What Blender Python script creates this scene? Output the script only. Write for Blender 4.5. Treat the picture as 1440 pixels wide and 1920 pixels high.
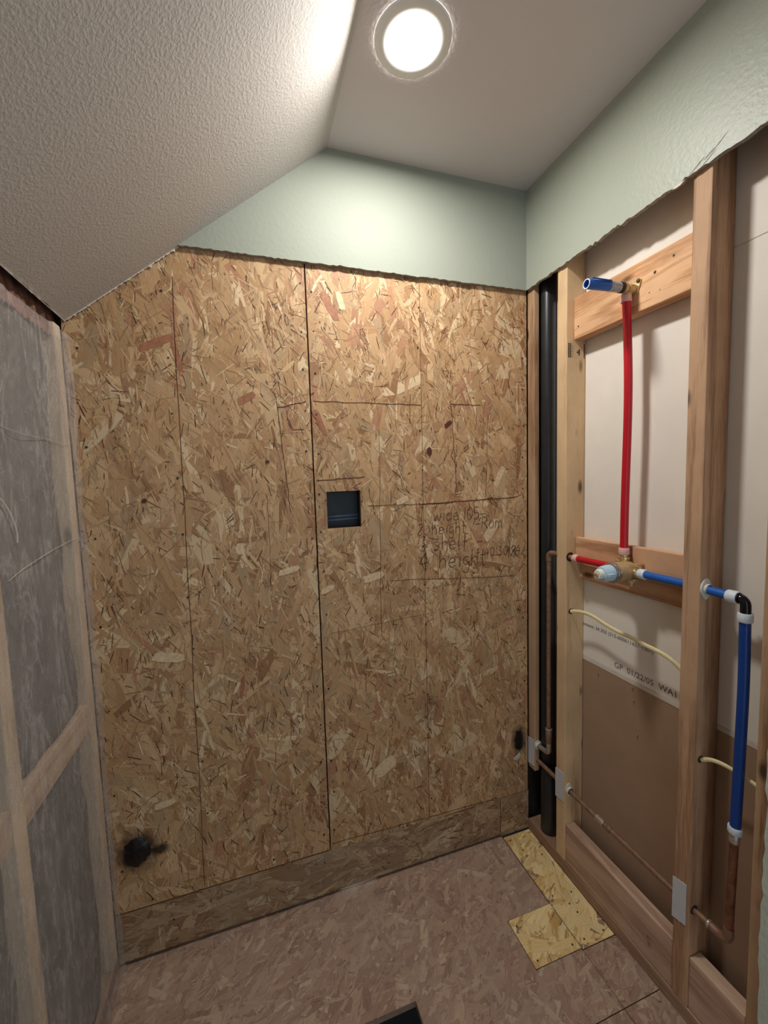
import bpy, bmesh, math, random
from mathutils import Vector, Matrix, noise

for o in list(bpy.data.objects):
    bpy.data.objects.remove(o)
scene = bpy.context.scene
COL = scene.collection

# ------------------------------------------------------------------ camera
cam_data = bpy.data.cameras.new('camera')
cam = bpy.data.objects.new('camera', cam_data)
COL.objects.link(cam)
right = Vector((0.95007879, -0.31046228, -0.0310397))
down = Vector((-0.05463226, -0.06758531, -0.99621661))
fwd = Vector((0.30718986, 0.94818005, -0.08117262))
m = Matrix.Identity(4)
for i in range(3):
    m[i][0] = right[i]; m[i][1] = -down[i]; m[i][2] = -fwd[i]
m[0][3], m[1][3], m[2][3] = -1.00597, -1.32644, 1.43738
cam.matrix_world = m
cam_data.sensor_fit = 'VERTICAL'
cam_data.sensor_height = 36.0
cam_data.sensor_width = 27.0
cam_data.lens = 36.0 * 773.58 / 1920.0
cam_data.clip_start = 0.02
scene.camera = cam

# ------------------------------------------------------------------ world, exposure
FILL = 0.29
LAMP = 96.0
world = bpy.data.worlds.new('world'); scene.world = world
world.use_nodes = True
bgn = world.node_tree.nodes['Background']
bgn.inputs[0].default_value = (0.82, 0.92, 1.0, 1)
bgn.inputs[1].default_value = FILL
vs = scene.view_settings
vs.view_transform = 'Standard'; vs.look = 'None'; vs.gamma = 1.0
vs.exposure = 1.72
try: vs.use_curve_mapping = False
except Exception: pass

# ------------------------------------------------------------------ key dimensions (metres)
H = 2.44            # flat ceiling
ZD = 2.10           # bottom edge of the remaining drywall
XR = -0.726         # ridge between slope and flat ceiling
XL = -1.4425        # left wall plane
ZL = 1.876          # height where the slope meets the left wall
XB = 0.078          # back of the stud bays
XG = -0.013         # painted face of right drywall
YG = -0.015         # painted face of back drywall
YN = -2.45          # how far the room goes behind the camera
R = random.Random(7)

# ------------------------------------------------------------------ helpers
def srgb(r, g, b):
    def f(c):
        c /= 255.0
        return c / 12.92 if c <= 0.04045 else ((c + 0.055) / 1.055) ** 2.4
    return (f(r), f(g), f(b), 1.0)

def empty(name, loc=(0, 0, 0)):
    o = bpy.data.objects.new(name, None); COL.objects.link(o); o.location = loc
    o.empty_display_size = 0.05
    return o

def link(name, me, mats, parent=None):
    o = bpy.data.objects.new(name, me); COL.objects.link(o)
    if not isinstance(mats, (list, tuple)): mats = [mats]
    for mt in mats: me.materials.append(mt)
    if parent:
        o.parent = parent
        o.matrix_parent_inverse = Matrix.Translation(-Vector(world_loc(parent)))
    return o

def world_loc(o):
    v = Vector(o.location)
    return v

def tag(o, label, cat, group=None):
    o['label'] = label; o['category'] = cat
    if group: o['group'] = group
    return o

def structure(o, label=None, cat=None):
    o['kind'] = 'structure'
    if label: o['label'] = label
    if cat: o['category'] = cat
    return o

def bm_mesh(bm, name, smooth=False):
    bmesh.ops.recalc_face_normals(bm, faces=bm.faces)
    me = bpy.data.meshes.new(name); bm.to_mesh(me); bm.free()
    if smooth:
        for p in me.polygons: p.use_smooth = True
    return me

def box(name, lo, hi, mats, parent=None, bevel=0.0):
    bm = bmesh.new()
    bmesh.ops.create_cube(bm, size=1.0)
    for v in bm.verts:
        v.co = Vector([lo[i] if v.co[i] < 0 else hi[i] for i in range(3)])
    if bevel:
        bmesh.ops.bevel(bm, geom=list(bm.edges), offset=bevel, segments=2, affect='EDGES', profile=0.6)
    return link(name, bm_mesh(bm, name), mats, parent)

def prism(name, pts, axis, a, b, mats, parent=None):
    """polygon pts (2D) extruded along axis ('x','y','z') from a (front) to b (back). Slot 0 front, slot 1 edges/back."""
    def P(p, t):
        if axis == 'x': return (t, p[0], p[1])
        if axis == 'y': return (p[0], t, p[1])
        return (p[0], p[1], t)
    n = len(pts)
    vs_ = [P(p, a) for p in pts] + [P(p, b) for p in pts]
    bm = bmesh.new()
    bv = [bm.verts.new(v) for v in vs_]
    f0 = bm.faces.new(bv[:n]); f1 = bm.faces.new(bv[n:][::-1])
    f0.material_index = 0; f1.material_index = 1
    for i in range(n):
        f = bm.faces.new((bv[i], bv[n + i], bv[n + (i + 1) % n], bv[(i + 1) % n])); f.material_index = 1
    bmesh.ops.recalc_face_normals(bm, faces=bm.faces)
    bmesh.ops.triangulate(bm, faces=[f0, f1], ngon_method='EAR_CLIP')
    me = bpy.data.meshes.new(name); bm.to_mesh(me); bm.free()
    return link(name, me, mats, parent)

def catmull(pts, k=8):
    pts = [Vector(p) for p in pts]
    if len(pts) < 3: return pts
    out = []
    P = [pts[0] * 2 - pts[1]] + pts + [pts[-1] * 2 - pts[-2]]
    for i in range(1, len(P) - 2):
        p0, p1, p2, p3 = P[i - 1:i + 3]
        for j in range(k):
            t = j / k
            out.append(0.5 * ((2 * p1) + (p2 - p0) * t + (2 * p0 - 5 * p1 + 4 * p2 - p3) * t * t + (3 * p1 - p0 - 3 * p2 + p3) * t ** 3))
    out.append(pts[-1])
    return out

def tube_bm(bm, pts, r, seg=16, ry=None, up=None, caps=True):
    """sweep a circle (or ellipse r x ry) along pts; r may be list"""
    pts = [Vector(p) for p in pts]; n = len(pts)
    rs = r if isinstance(r, (list, tuple)) else [r] * n
    rings = []; ref = Vector(up) if up else None
    for i, p in enumerate(pts):
        t = (pts[min(i + 1, n - 1)] - pts[max(i - 1, 0)]).normalized()
        if ref is None:
            ref = Vector((0, 0, 1)) if abs(t.z) < 0.8 else Vector((1, 0, 0))
        u = (ref - t * ref.dot(t)).normalized(); w = t.cross(u)
        if not up: ref = u
        ring = []
        for j in range(seg):
            a = 2 * math.pi * j / seg
            ring.append(bm.verts.new(p + u * (math.cos(a) * rs[i]) + w * (math.sin(a) * (rs[i] if ry is None else ry))))
        rings.append(ring)
    for i in range(n - 1):
        for j in range(seg):
            bm.faces.new((rings[i][j], rings[i][(j + 1) % seg], rings[i + 1][(j + 1) % seg], rings[i + 1][j]))
    if caps:
        bm.faces.new(rings[0][::-1]); bm.faces.new(rings[-1])
    return rings

def tube(name, pts, r, mat, parent=None, seg=16, ry=None, up=None):
    bm = bmesh.new(); tube_bm(bm, pts, r, seg, ry, up)
    me = bm_mesh(bm, name)
    smooth_by_angle(me)
    return link(name, me, mat, parent)

def smooth_by_angle(me, deg=40):
    bm = bmesh.new(); bm.from_mesh(me)
    lim = math.radians(deg)
    for f in bm.faces: f.smooth = True
    for e in bm.edges:
        if len(e.link_faces) == 2 and e.calc_face_angle(0) > lim: e.smooth = False
    bm.to_mesh(me); bm.free()

def lathe(name, prof, origin, direction, mat, parent=None, seg=28):
    """prof: list of (t along direction, radius); closes ends when radius is 0"""
    o = Vector(origin); d = Vector(direction).normalized()
    u = d.orthogonal().normalized(); w = d.cross(u)
    bm = bmesh.new(); rings = []
    for t, r in prof:
        c = o + d * t
        if r < 1e-6: rings.append([bm.verts.new(c)])
        else: rings.append([bm.verts.new(c + u * (math.cos(2 * math.pi * j / seg) * r) + w * (math.sin(2 * math.pi * j / seg) * r)) for j in range(seg)])
    for a, b in zip(rings, rings[1:]):
        for j in range(seg):
            k = (j + 1) % seg
            if len(a) == 1 and len(b) == 1: continue
            if len(a) == 1: bm.faces.new((a[0], b[j], b[k]))
            elif len(b) == 1: bm.faces.new((a[j], a[k], b[0]))
            else: bm.faces.new((a[j], a[k], b[k], b[j]))
    me = bm_mesh(bm, name); smooth_by_angle(me)
    return link(name, me, mat, parent)

def text_mesh(name, body, size, mtx, mat, parent=None, depth=0.0002):
    cu = bpy.data.curves.new(name + '_curve', 'FONT')
    cu.body = body; cu.size = size; cu.extrude = depth; cu.resolution_u = 3
    tmp = bpy.data.objects.new('tmp_text', cu); COL.objects.link(tmp)
    bpy.context.view_layer.update()
    dg = bpy.context.evaluated_depsgraph_get()
    me = bpy.data.meshes.new_from_object(tmp.evaluated_get(dg))
    bpy.data.objects.remove(tmp); bpy.data.curves.remove(cu)
    me.transform(mtx); me.name = name
    me.materials.clear()
    return link(name, me, mat, parent)

# ------------------------------------------------------------------ materials
def new_mat(name):
    mt = bpy.data.materials.new(name); mt.use_nodes = True
    nt = mt.node_tree; b = nt.nodes['Principled BSDF']
    return mt, nt, b

def N(nt, kind, **kw):
    n = nt.nodes.new(kind)
    for k, v in kw.items(): setattr(n, k, v)
    return n

def ramp(nt, fac, stops):
    r = N(nt, 'ShaderNodeValToRGB')
    el = r.color_ramp.elements
    while len(el) < len(stops): el.new(0.5)
    for e, (p, c) in zip(el, stops): e.position = p; e.color = c
    nt.links.new(fac, r.inputs[0])
    return r

def mapped(nt, scale, coord='Object', rot=(0, 0, 0), rnd=False):
    tc = N(nt, 'ShaderNodeTexCoord'); mp = N(nt, 'ShaderNodeMapping')
    mp.inputs['Scale'].default_value = scale; mp.inputs['Rotation'].default_value = rot
    if rnd:
        oi = N(nt, 'ShaderNodeObjectInfo'); ad = N(nt, 'ShaderNodeVectorMath', operation='MULTIPLY_ADD')
        nt.links.new(oi.outputs['Random'], ad.inputs[0]); ad.inputs[1].default_value = (3.1, 4.7, 5.3)
        nt.links.new(tc.outputs[coord], ad.inputs[2]); nt.links.new(ad.outputs[0], mp.inputs[0])
    else:
        nt.links.new(tc.outputs[coord], mp.inputs[0])
    return mp.outputs[0]

def noise_tex(nt, vec, scale, detail=3, rough=0.5, dist=0.0):
    n = N(nt, 'ShaderNodeTexNoise'); n.inputs['Scale'].default_value = scale
    n.inputs['Detail'].default_value = detail; n.inputs['Roughness'].default_value = rough
    n.inputs['Distortion'].default_value = dist
    if vec: nt.links.new(vec, n.inputs['Vector'])
    return n

def bump(nt, b, height, strength, dist):
    bp = N(nt, 'ShaderNodeBump'); bp.inputs['Strength'].default_value = strength
    bp.inputs['Distance'].default_value = dist
    nt.links.new(height, bp.inputs['Height']); nt.links.new(bp.outputs[0], b.inputs['Normal'])
    return bp

def plain(name, col, rough=0.5, metal=0.0, var=0.12, nscale=40.0, spec=0.5, bumpy=0.0):
    mt, nt, b = new_mat(name)
    b.inputs['Roughness'].default_value = rough; b.inputs['Metallic'].default_value = metal
    b.inputs['Specular IOR Level'].default_value = spec
    v = mapped(nt, (1, 1, 1))
    n = noise_tex(nt, v, nscale, 4, 0.6)
    lo = tuple(c * (1 - var) for c in col[:3]) + (1,); hi = tuple(min(1, c * (1 + var)) for c in col[:3]) + (1,)
    r = ramp(nt, n.outputs[0], [(0.3, lo), (0.7, hi)])
    nt.links.new(r.outputs[0], b.inputs['Base Color'])
    if bumpy: bump(nt, b, n.outputs[0], bumpy, 0.002)
    return mt

def paint(name, col, rough, bscale, bstr, bdist=0.0016, spec=0.5, stretch=(1, 1, 1)):
    """rolled / orange-peel wall paint"""
    mt, nt, b = new_mat(name)
    v = mapped(nt, stretch)
    n = noise_tex(nt, v, bscale, 2.5, 0.55)
    r = ramp(nt, n.outputs[0], [(0.40, (0, 0, 0, 1)), (0.66, (1, 1, 1, 1))])
    big = noise_tex(nt, v, 3.0, 3, 0.5)
    c = ramp(nt, big.outputs[0], [(0.3, tuple(x * 0.96 for x in col[:3]) + (1,)), (0.7, col)])
    nt.links.new(c.outputs[0], b.inputs['Base Color'])
    b.inputs['Roughness'].default_value = rough; b.inputs['Specular IOR Level'].default_value = spec
    bump(nt, b, r.outputs[0], bstr, bdist)
    return mt

def wood(name, light, dark, axis, ring=26.0, knots=True, rough=0.65):
    """softwood lumber, grain along axis"""
    mt, nt, b = new_mat(name)
    tc = mapped(nt, (1, 1, 1), rnd=True)
    st = [1.0, 1.0, 1.0]; st['xyz'.index(axis)] = 0.055
    mp = N(nt, 'ShaderNodeMapping'); mp.inputs['Scale'].default_value = st
    nt.links.new(tc, mp.inputs[0])
    warp = noise_tex(nt, mp.outputs[0], 9.0, 3, 0.5, 0.6)
    mul = N(nt, 'ShaderNodeMath', operation='MULTIPLY'); mul.inputs[1].default_value = ring
    nt.links.new(warp.outputs[0], mul.inputs[0])
    sn = N(nt, 'ShaderNodeMath', operation='SINE'); nt.links.new(mul.outputs[0], sn.inputs[0])
    fib = noise_tex(nt, mp.outputs[0], 240.0, 3, 0.6)
    mixv = N(nt, 'ShaderNodeMath', operation='MULTIPLY_ADD'); mixv.inputs[1].default_value = 0.22
    nt.links.new(sn.outputs[0], mixv.inputs[0]); nt.links.new(fib.outputs[0], mixv.inputs[2])
    r = ramp(nt, mixv.outputs[0], [(0.22, dark), (0.62, light)])
    blot = noise_tex(nt, tc, 5.0, 4, 0.6)
    br = ramp(nt, blot.outputs[0], [(0.3, (0.78, 0.76, 0.74, 1)), (0.7, (1.05, 1.03, 1.0, 1))])
    mx = N(nt, 'ShaderNodeMixRGB', blend_type='MULTIPLY'); mx.inputs[0].default_value = 1.0
    nt.links.new(r.outputs[0], mx.inputs[1]); nt.links.new(br.outputs[0], mx.inputs[2])
    out = mx.outputs[0]
    if knots:
        ks = [11.0, 11.0, 11.0]; ks['xyz'.index(axis)] = 4.5
        km = N(nt, 'ShaderNodeMapping'); km.inputs['Scale'].default_value = ks
        nt.links.new(tc, km.inputs[0])
        vo = N(nt, 'ShaderNodeTexVoronoi'); vo.inputs['Scale'].default_value = 1.0
        nt.links.new(km.outputs[0], vo.inputs['Vector'])
        kr = ramp(nt, vo.outputs['Distance'], [(0.06, (1, 1, 1, 1)), (0.14, (0, 0, 0, 1))])
        kx = N(nt, 'ShaderNodeMixRGB'); nt.links.new(kr.outputs[0], kx.inputs[0])
        nt.links.new(out, kx.inputs[1]); kx.inputs[2].default_value = tuple(c * 0.3 for c in dark[:3]) + (1,)
        out = kx.outputs[0]
    nt.links.new(out, b.inputs['Base Color'])
    b.inputs['Roughness'].default_value = rough; b.inputs['Specular IOR Level'].default_value = 0.3
    bump(nt, b, mixv.outputs[0], 0.35, 0.0006)
    return mt

def osb_mat(name, rough=0.55, dust=None, soots=()):
    """strand board: colour per strand from the mesh, fibres along each strand"""
    mt, nt, b = new_mat(name)
    at = N(nt, 'ShaderNodeAttribute'); at.attribute_name = 'tone'
    uv = N(nt, 'ShaderNodeUVMap'); uv.uv_map = 'fibre'
    mp = N(nt, 'ShaderNodeMapping'); mp.inputs['Scale'].default_value = (14.0, 330.0, 1)
    nt.links.new(uv.outputs[0], mp.inputs[0])
    f = noise_tex(nt, mp.outputs[0], 1.0, 4, 0.65)
    fr = ramp(nt, f.outputs[0], [(0.25, (0.68, 0.63, 0.58, 1)), (0.5, (0.97, 0.97, 0.97, 1)), (0.8, (1.14, 1.13, 1.1, 1))])
    mx = N(nt, 'ShaderNodeMixRGB', blend_type='MULTIPLY'); mx.inputs[0].default_value = 0.85
    nt.links.new(at.outputs['Color'], mx.inputs[1]); nt.links.new(fr.outputs[0], mx.inputs[2])
    out = mx.outputs[0]
    if dust:
        v = mapped(nt, (1, 1, 1)); dn = noise_tex(nt, v, 3.2, 5, 0.62)
        dr = ramp(nt, dn.outputs[0], [(0.42, (0, 0, 0, 1)), (0.75, (dust[1],) * 3 + (1,))])
        dx = N(nt, 'ShaderNodeMixRGB'); nt.links.new(dr.outputs[0], dx.inputs[0])
        nt.links.new(out, dx.inputs[1]); dx.inputs[2].default_value = dust[0]
        out = dx.outputs[0]
    for (cx, cz, rx, rz, amt) in soots:      # tar and soot stains around the two service holes
        tc = N(nt, 'ShaderNodeTexCoord'); mp2 = N(nt, 'ShaderNodeMapping'); mp2.vector_type = 'TEXTURE'
        mp2.inputs['Location'].default_value = (cx, 0, cz); mp2.inputs['Scale'].default_value = (rx, 1.0, rz)
        nt.links.new(tc.outputs['Object'], mp2.inputs[0])
        wn = noise_tex(nt, tc.outputs['Object'], 38.0, 5, 0.7)
        wl = N(nt, 'ShaderNodeVectorMath', operation='LENGTH'); nt.links.new(mp2.outputs[0], wl.inputs[0])
        wa = N(nt, 'ShaderNodeMath', operation='MULTIPLY_ADD'); wa.inputs[1].default_value = 1.0
        nt.links.new(wn.outputs[0], wa.inputs[0]); nt.links.new(wl.outputs['Value'], wa.inputs[2])
        sr = ramp(nt, wa.outputs[0], [(0.95, (amt, amt, amt, 1)), (1.0, (amt * .6,) * 3 + (1,))])
        # map 0..2 to 0..1 so that the ramp sees the whole falloff
        hv = N(nt, 'ShaderNodeMath', operation='MULTIPLY'); hv.inputs[1].default_value = 0.5
        nt.links.new(wa.outputs[0], hv.inputs[0]); nt.links.new(hv.outputs[0], sr.inputs[0])
        el_ = sr.color_ramp.elements; el_[0].position = 0.46; el_[1].position = 0.78; el_[1].color = (0, 0, 0, 1)
        sx = N(nt, 'ShaderNodeMixRGB'); nt.links.new(sr.outputs[0], sx.inputs[0])
        nt.links.new(out, sx.inputs[1]); sx.inputs[2].default_value = srgb(20, 15, 12)
        out = sx.outputs[0]
    nt.links.new(out, b.inputs['Base Color'])
    b.inputs['Roughness'].default_value = rough; b.inputs['Specular IOR Level'].default_value = 0.35
    bump(nt, b, f.outputs[0], 0.35, 0.0008)
    return mt

M = {}
M['ceiling'] = paint('ceiling_paint', srgb(196, 191, 186), 0.7, 165.0, 0.26, 0.0014)
M['ceiling_flat'] = paint('flat_ceiling_paint', srgb(216, 209, 208), 0.7, 120.0, 0.15, 0.0012)
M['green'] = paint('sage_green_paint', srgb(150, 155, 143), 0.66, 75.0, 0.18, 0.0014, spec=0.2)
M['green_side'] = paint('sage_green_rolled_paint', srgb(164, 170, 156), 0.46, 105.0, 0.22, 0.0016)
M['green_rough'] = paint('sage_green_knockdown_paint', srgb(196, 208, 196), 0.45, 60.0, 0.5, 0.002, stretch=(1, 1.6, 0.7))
M['gypsum'] = plain('gypsum_edge', srgb(150, 142, 132), 0.9, var=0.35, nscale=160, bumpy=0.8)
M['board_grey'] = plain('grey_drywall_paper', srgb(236, 230, 220), 0.75, var=0.03, nscale=9, spec=0.25)
M['board_brown'] = plain('brown_drywall_paper', srgb(166, 138, 114), 0.75, var=0.06, nscale=7, spec=0.25)
M['board_edge'] = plain('white_board_edge', srgb(214, 206, 194), 0.75, var=0.08, nscale=30)
M['osb'] = osb_mat('osb_wall', soots=((-1.383, 0.352, 0.066, 0.076, 1.0), (-1.322, 0.340, 0.036, 0.020, 0.9), (-0.043, 0.384, 0.038, 0.070, 1.0), (-0.43, 0.60, 0.06, 0.07, 0.28), (-0.10, 0.24, 0.12, 0.05, 0.22)))
M['osb_low'] = osb_mat('osb_base_strip', dust=(srgb(158, 146, 130), 0.45))
M['osb_floor'] = osb_mat('osb_floor', 0.7, dust=(srgb(160, 142, 130), 0.6))
M['osb_patch'] = osb_mat('osb_patch', 0.5)
M['osb_core'] = plain('osb_core', srgb(160, 122, 84), 0.9, var=0.3, nscale=120, bumpy=0.5)
M['floor_core'] = plain('floor_board_core', srgb(150, 124, 106), 0.9, var=0.25, nscale=120, bumpy=0.4)
M['stud_z'] = wood('pale_stud_wood', srgb(224, 194, 154), srgb(186, 150, 112), 'z')
M['stud_or_z'] = wood('orange_stud_wood', srgb(200, 164, 132), srgb(162, 126, 98), 'z')
M['stud_old_z'] = wood('aged_stud_wood', srgb(190, 158, 126), srgb(146, 112, 84), 'z')
M['block_y'] = wood('orange_block_wood', srgb(232, 188, 146), srgb(196, 146, 104), 'y', ring=44.0)
M['block_mid_y'] = wood('mid_block_wood', srgb(218, 174, 138), srgb(176, 132, 98), 'y')
M['block_old_y'] = wood('dusty_block_wood', srgb(210, 180, 158), srgb(176, 144, 124), 'y')
M['plate_y'] = wood('plate_wood', srgb(186, 156, 132), srgb(152, 120, 98), 'y')
M['stud_film'] = wood('pale_left_stud_wood', srgb(236, 214, 186), srgb(206, 178, 148), 'z')
M['block_film'] = wood('pale_left_block_wood', srgb(226, 200, 174), srgb(196, 166, 140), 'y')
M['abs'] = plain('black_abs_plastic', srgb(34, 37, 40), 0.34, var=0.25, nscale=25)
M['copper'] = plain('aged_copper', srgb(138, 108, 88), 0.55, 0.3, var=0.25, nscale=60)
M['copper_dark'] = plain('stained_copper', srgb(122, 80, 58), 0.55, 0.35, var=0.5, nscale=45)
M['solder'] = plain('dull_solder', srgb(190, 180, 168), 0.4, 0.7, var=0.15, nscale=80)
M['brass'] = plain('matte_brass', srgb(190, 164, 122), 0.45, 0.35, var=0.12, nscale=70)
M['brass_bright'] = plain('bright_brass', srgb(222, 200, 150), 0.28, 0.85, var=0.1, nscale=70)
M['chrome'] = plain('chrome', srgb(196, 192, 190), 0.18, 0.9, var=0.06)
M['red'] = plain('red_pex_plastic', srgb(190, 14, 34), 0.36, var=0.06, nscale=20)
M['blue'] = plain('blue_pex_plastic', srgb(8, 62, 140), 0.36, var=0.08, nscale=20)
M['blue_light'] = plain('bright_blue_plastic', srgb(26, 92, 176), 0.3, var=0.08, nscale=20)
M['ring'] = plain('white_pex_ring', srgb(212, 222, 230), 0.45, var=0.04)
M['ring_pink'] = plain('pinkish_pex_ring', srgb(226, 178, 172), 0.45, var=0.06)
M['cartridge'] = plain('pale_blue_plastic', srgb(178, 206, 222), 0.4, var=0.05)
M['white_plastic'] = plain('white_plastic', srgb(226, 228, 218), 0.45, var=0.05)
M['clearwrap'] = plain('grey_label_wrap', srgb(158, 160, 166), 0.3, var=0.45, nscale=130)
M['black_fit'] = plain('gloss_black_fitting', srgb(14, 12, 18), 0.12, var=0.1)
M['cable'] = plain('cream_cable_jacket', srgb(238, 226, 176), 0.45, var=0.06, nscale=50)
M['steel'] = plain('galvanised_plate', srgb(206, 210, 216), 0.5, 0.1, var=0.06, nscale=18)
M['bushing'] = plain('off_white_bushing', srgb(206, 204, 192), 0.55, var=0.12, nscale=60)
M['membrane'] = plain('black_felt_membrane', srgb(30, 38, 46), 0.5, var=0.3, nscale=30)
M['membrane_rib'] = plain('blue_grey_rib', srgb(96, 120, 146), 0.42, var=0.15, nscale=30)
M['tar'] = plain('black_sealant', srgb(12, 10, 10), 0.34, var=0.5, nscale=70, bumpy=1.0)
M['pencil'] = plain('pencil_line', srgb(84, 50, 30), 0.8, var=0.3, nscale=90)
M['ink'] = plain('dark_ink', srgb(76, 48, 32), 0.8, var=0.2, nscale=90)
M['stamp'] = plain('grey_stamp_ink', srgb(112, 108, 104), 0.8, var=0.25, nscale=200)
M['marker'] = plain('black_marker', srgb(26, 22, 22), 0.7, var=0.2)
M['nail'] = plain('dark_nail', srgb(48, 34, 26), 0.6, var=0.3)
M['insulation'] = plain('grey_insulation', srgb(104, 102, 100), 0.95, var=0.35, nscale=9, bumpy=1.0)
M['insul_dark'] = plain('brown_insulation_edge', srgb(124, 88, 76), 0.95, var=0.6, nscale=55, bumpy=1.0)
M['trim'] = plain('white_lamp_trim', srgb(232, 230, 226), 0.45, var=0.02)
M['drain'] = plain('grey_drain_cap', srgb(70, 78, 80), 0.5, var=0.2)
M['void'] = plain('dark_void_shade', srgb(30, 26, 22), 0.95, var=0.3, nscale=12)  # near-black colour stands in for shade in the voids
M['plaster'] = plain('white_plaster_smear', srgb(196, 188, 176), 0.9, var=0.2, nscale=120)

# lamp lens: the one thing here that gives off light
lm, lnt, lb = new_mat('lamp_lens')
lb.inputs['Emission Color'].default_value = (1.0, 0.965, 0.915, 1)
lb.inputs['Emission Strength'].default_value = LAMP
lb.inputs['Base Color'].default_value = (0.9, 0.9, 0.9, 1)
M['lens'] = lm

# translucent polythene film
fm, nt, b = new_mat('polythene_film')
b.inputs['Roughness'].default_value = 0.38
b.inputs['Base Color'].default_value = srgb(206, 200, 198)
v = mapped(nt, (1, 2.0, 0.9)); n1 = noise_tex(nt, v, 26.0, 8, 0.72, 0.6)
v2 = mapped(nt, (1, 2.6, 0.45), rot=(0.2, 0, 0)); n2 = noise_tex(nt, v2, 5.5, 5, 0.6, 0.9)
n3 = noise_tex(nt, mapped(nt, (1, 3.0, 1.6), rot=(-0.35, 0, 0)), 8.0, 4, 0.6, 0.7)
def ridge(src, k):      # thin bright lines where the noise crosses its middle
    a1 = N(nt, 'ShaderNodeMath', operation='SUBTRACT'); a1.inputs[1].default_value = 0.5; nt.links.new(src, a1.inputs[0])
    a2 = N(nt, 'ShaderNodeMath', operation='ABSOLUTE'); nt.links.new(a1.outputs[0], a2.inputs[0])
    a3 = N(nt, 'ShaderNodeMath', operation='MULTIPLY_ADD'); a3.inputs[1].default_value = -k; a3.inputs[2].default_value = 1.0; a3.use_clamp = True
    nt.links.new(a2.outputs[0], a3.inputs[0]); return a3.outputs[0]
r2 = ridge(n2.outputs[0], 34.0); r3 = ridge(n3.outputs[0], 60.0)
mott = ramp(nt, n1.outputs[0], [(0.40, (0.22, 0.22, 0.22, 1)), (0.58, (0.33, 0.33, 0.33, 1)), (0.74, (0.62, 0.62, 0.62, 1))])
addn = N(nt, 'ShaderNodeMath', operation='MULTIPLY_ADD'); addn.inputs[1].default_value = 0.22; nt.links.new(r2, addn.inputs[0]); nt.links.new(mott.outputs[0], addn.inputs[2])
fr = N(nt, 'ShaderNodeMath', operation='MULTIPLY_ADD'); fr.inputs[1].default_value = 0.20; fr.use_clamp = True
nt.links.new(r3, fr.inputs[0]); nt.links.new(addn.outputs[0], fr.inputs[2])
tr = N(nt, 'ShaderNodeBsdfTransparent'); ms = N(nt, 'ShaderNodeMixShader')
tr.inputs[0].default_value = (0.97, 0.96, 0.95, 1)
nt.links.new(fr.outputs[0], ms.inputs[0]); nt.links.new(tr.outputs[0], ms.inputs[1]); nt.links.new(b.outputs[0], ms.inputs[2])
nt.links.new(ms.outputs[0], nt.nodes['Material Output'].inputs['Surface'])
bump(nt, b, fr.outputs[0], 0.6, 0.006)
M['film'] = fm

# ------------------------------------------------------------------ strand board generator
WALL_PAL = [((200, 162, 120), 6), ((192, 153, 110), 6), ((212, 177, 135), 5), ((226, 199, 160), 2.2), ((180, 139, 100), 3.4),
            ((182, 134, 102), 1.2), ((186, 156, 120), 3), ((162, 120, 84), 1.4)]
FLOOR_PAL = [((172, 144, 124), 6), ((164, 134, 116), 6), ((180, 154, 132), 4), ((156, 126, 110), 3), ((190, 166, 142), 1.2), ((148, 118, 102), 1.2)]
PATCH_PAL = [((226, 198, 142), 5), ((236, 212, 158), 4), ((216, 184, 124), 4), ((202, 164, 104), 1.5)]
LOW_PAL = [((176, 146, 112), 5), ((162, 130, 98), 5), ((188, 160, 126), 3), ((146, 112, 82), 2.5), ((200, 176, 142), 1)]

def clip_poly(poly, planes):
    for (a, b_, c) in planes:              # keep a*x + b*y <= c
        out = []
        n = len(poly)
        if n == 0: return poly
        for i in range(n):
            p = poly[i]; q = poly[(i + 1) % n]
            dp = a * p[0] + b_ * p[1] - c; dq = a * q[0] + b_ * q[1] - c
            if dp <= 0: out.append(p)
            if (dp < 0 and dq > 0) or (dp > 0 and dq < 0):
                t = dp / (dp - dq); out.append((p[0] + (q[0] - p[0]) * t, p[1] + (q[1] - p[1]) * t))
        poly = out
    return poly

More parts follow.
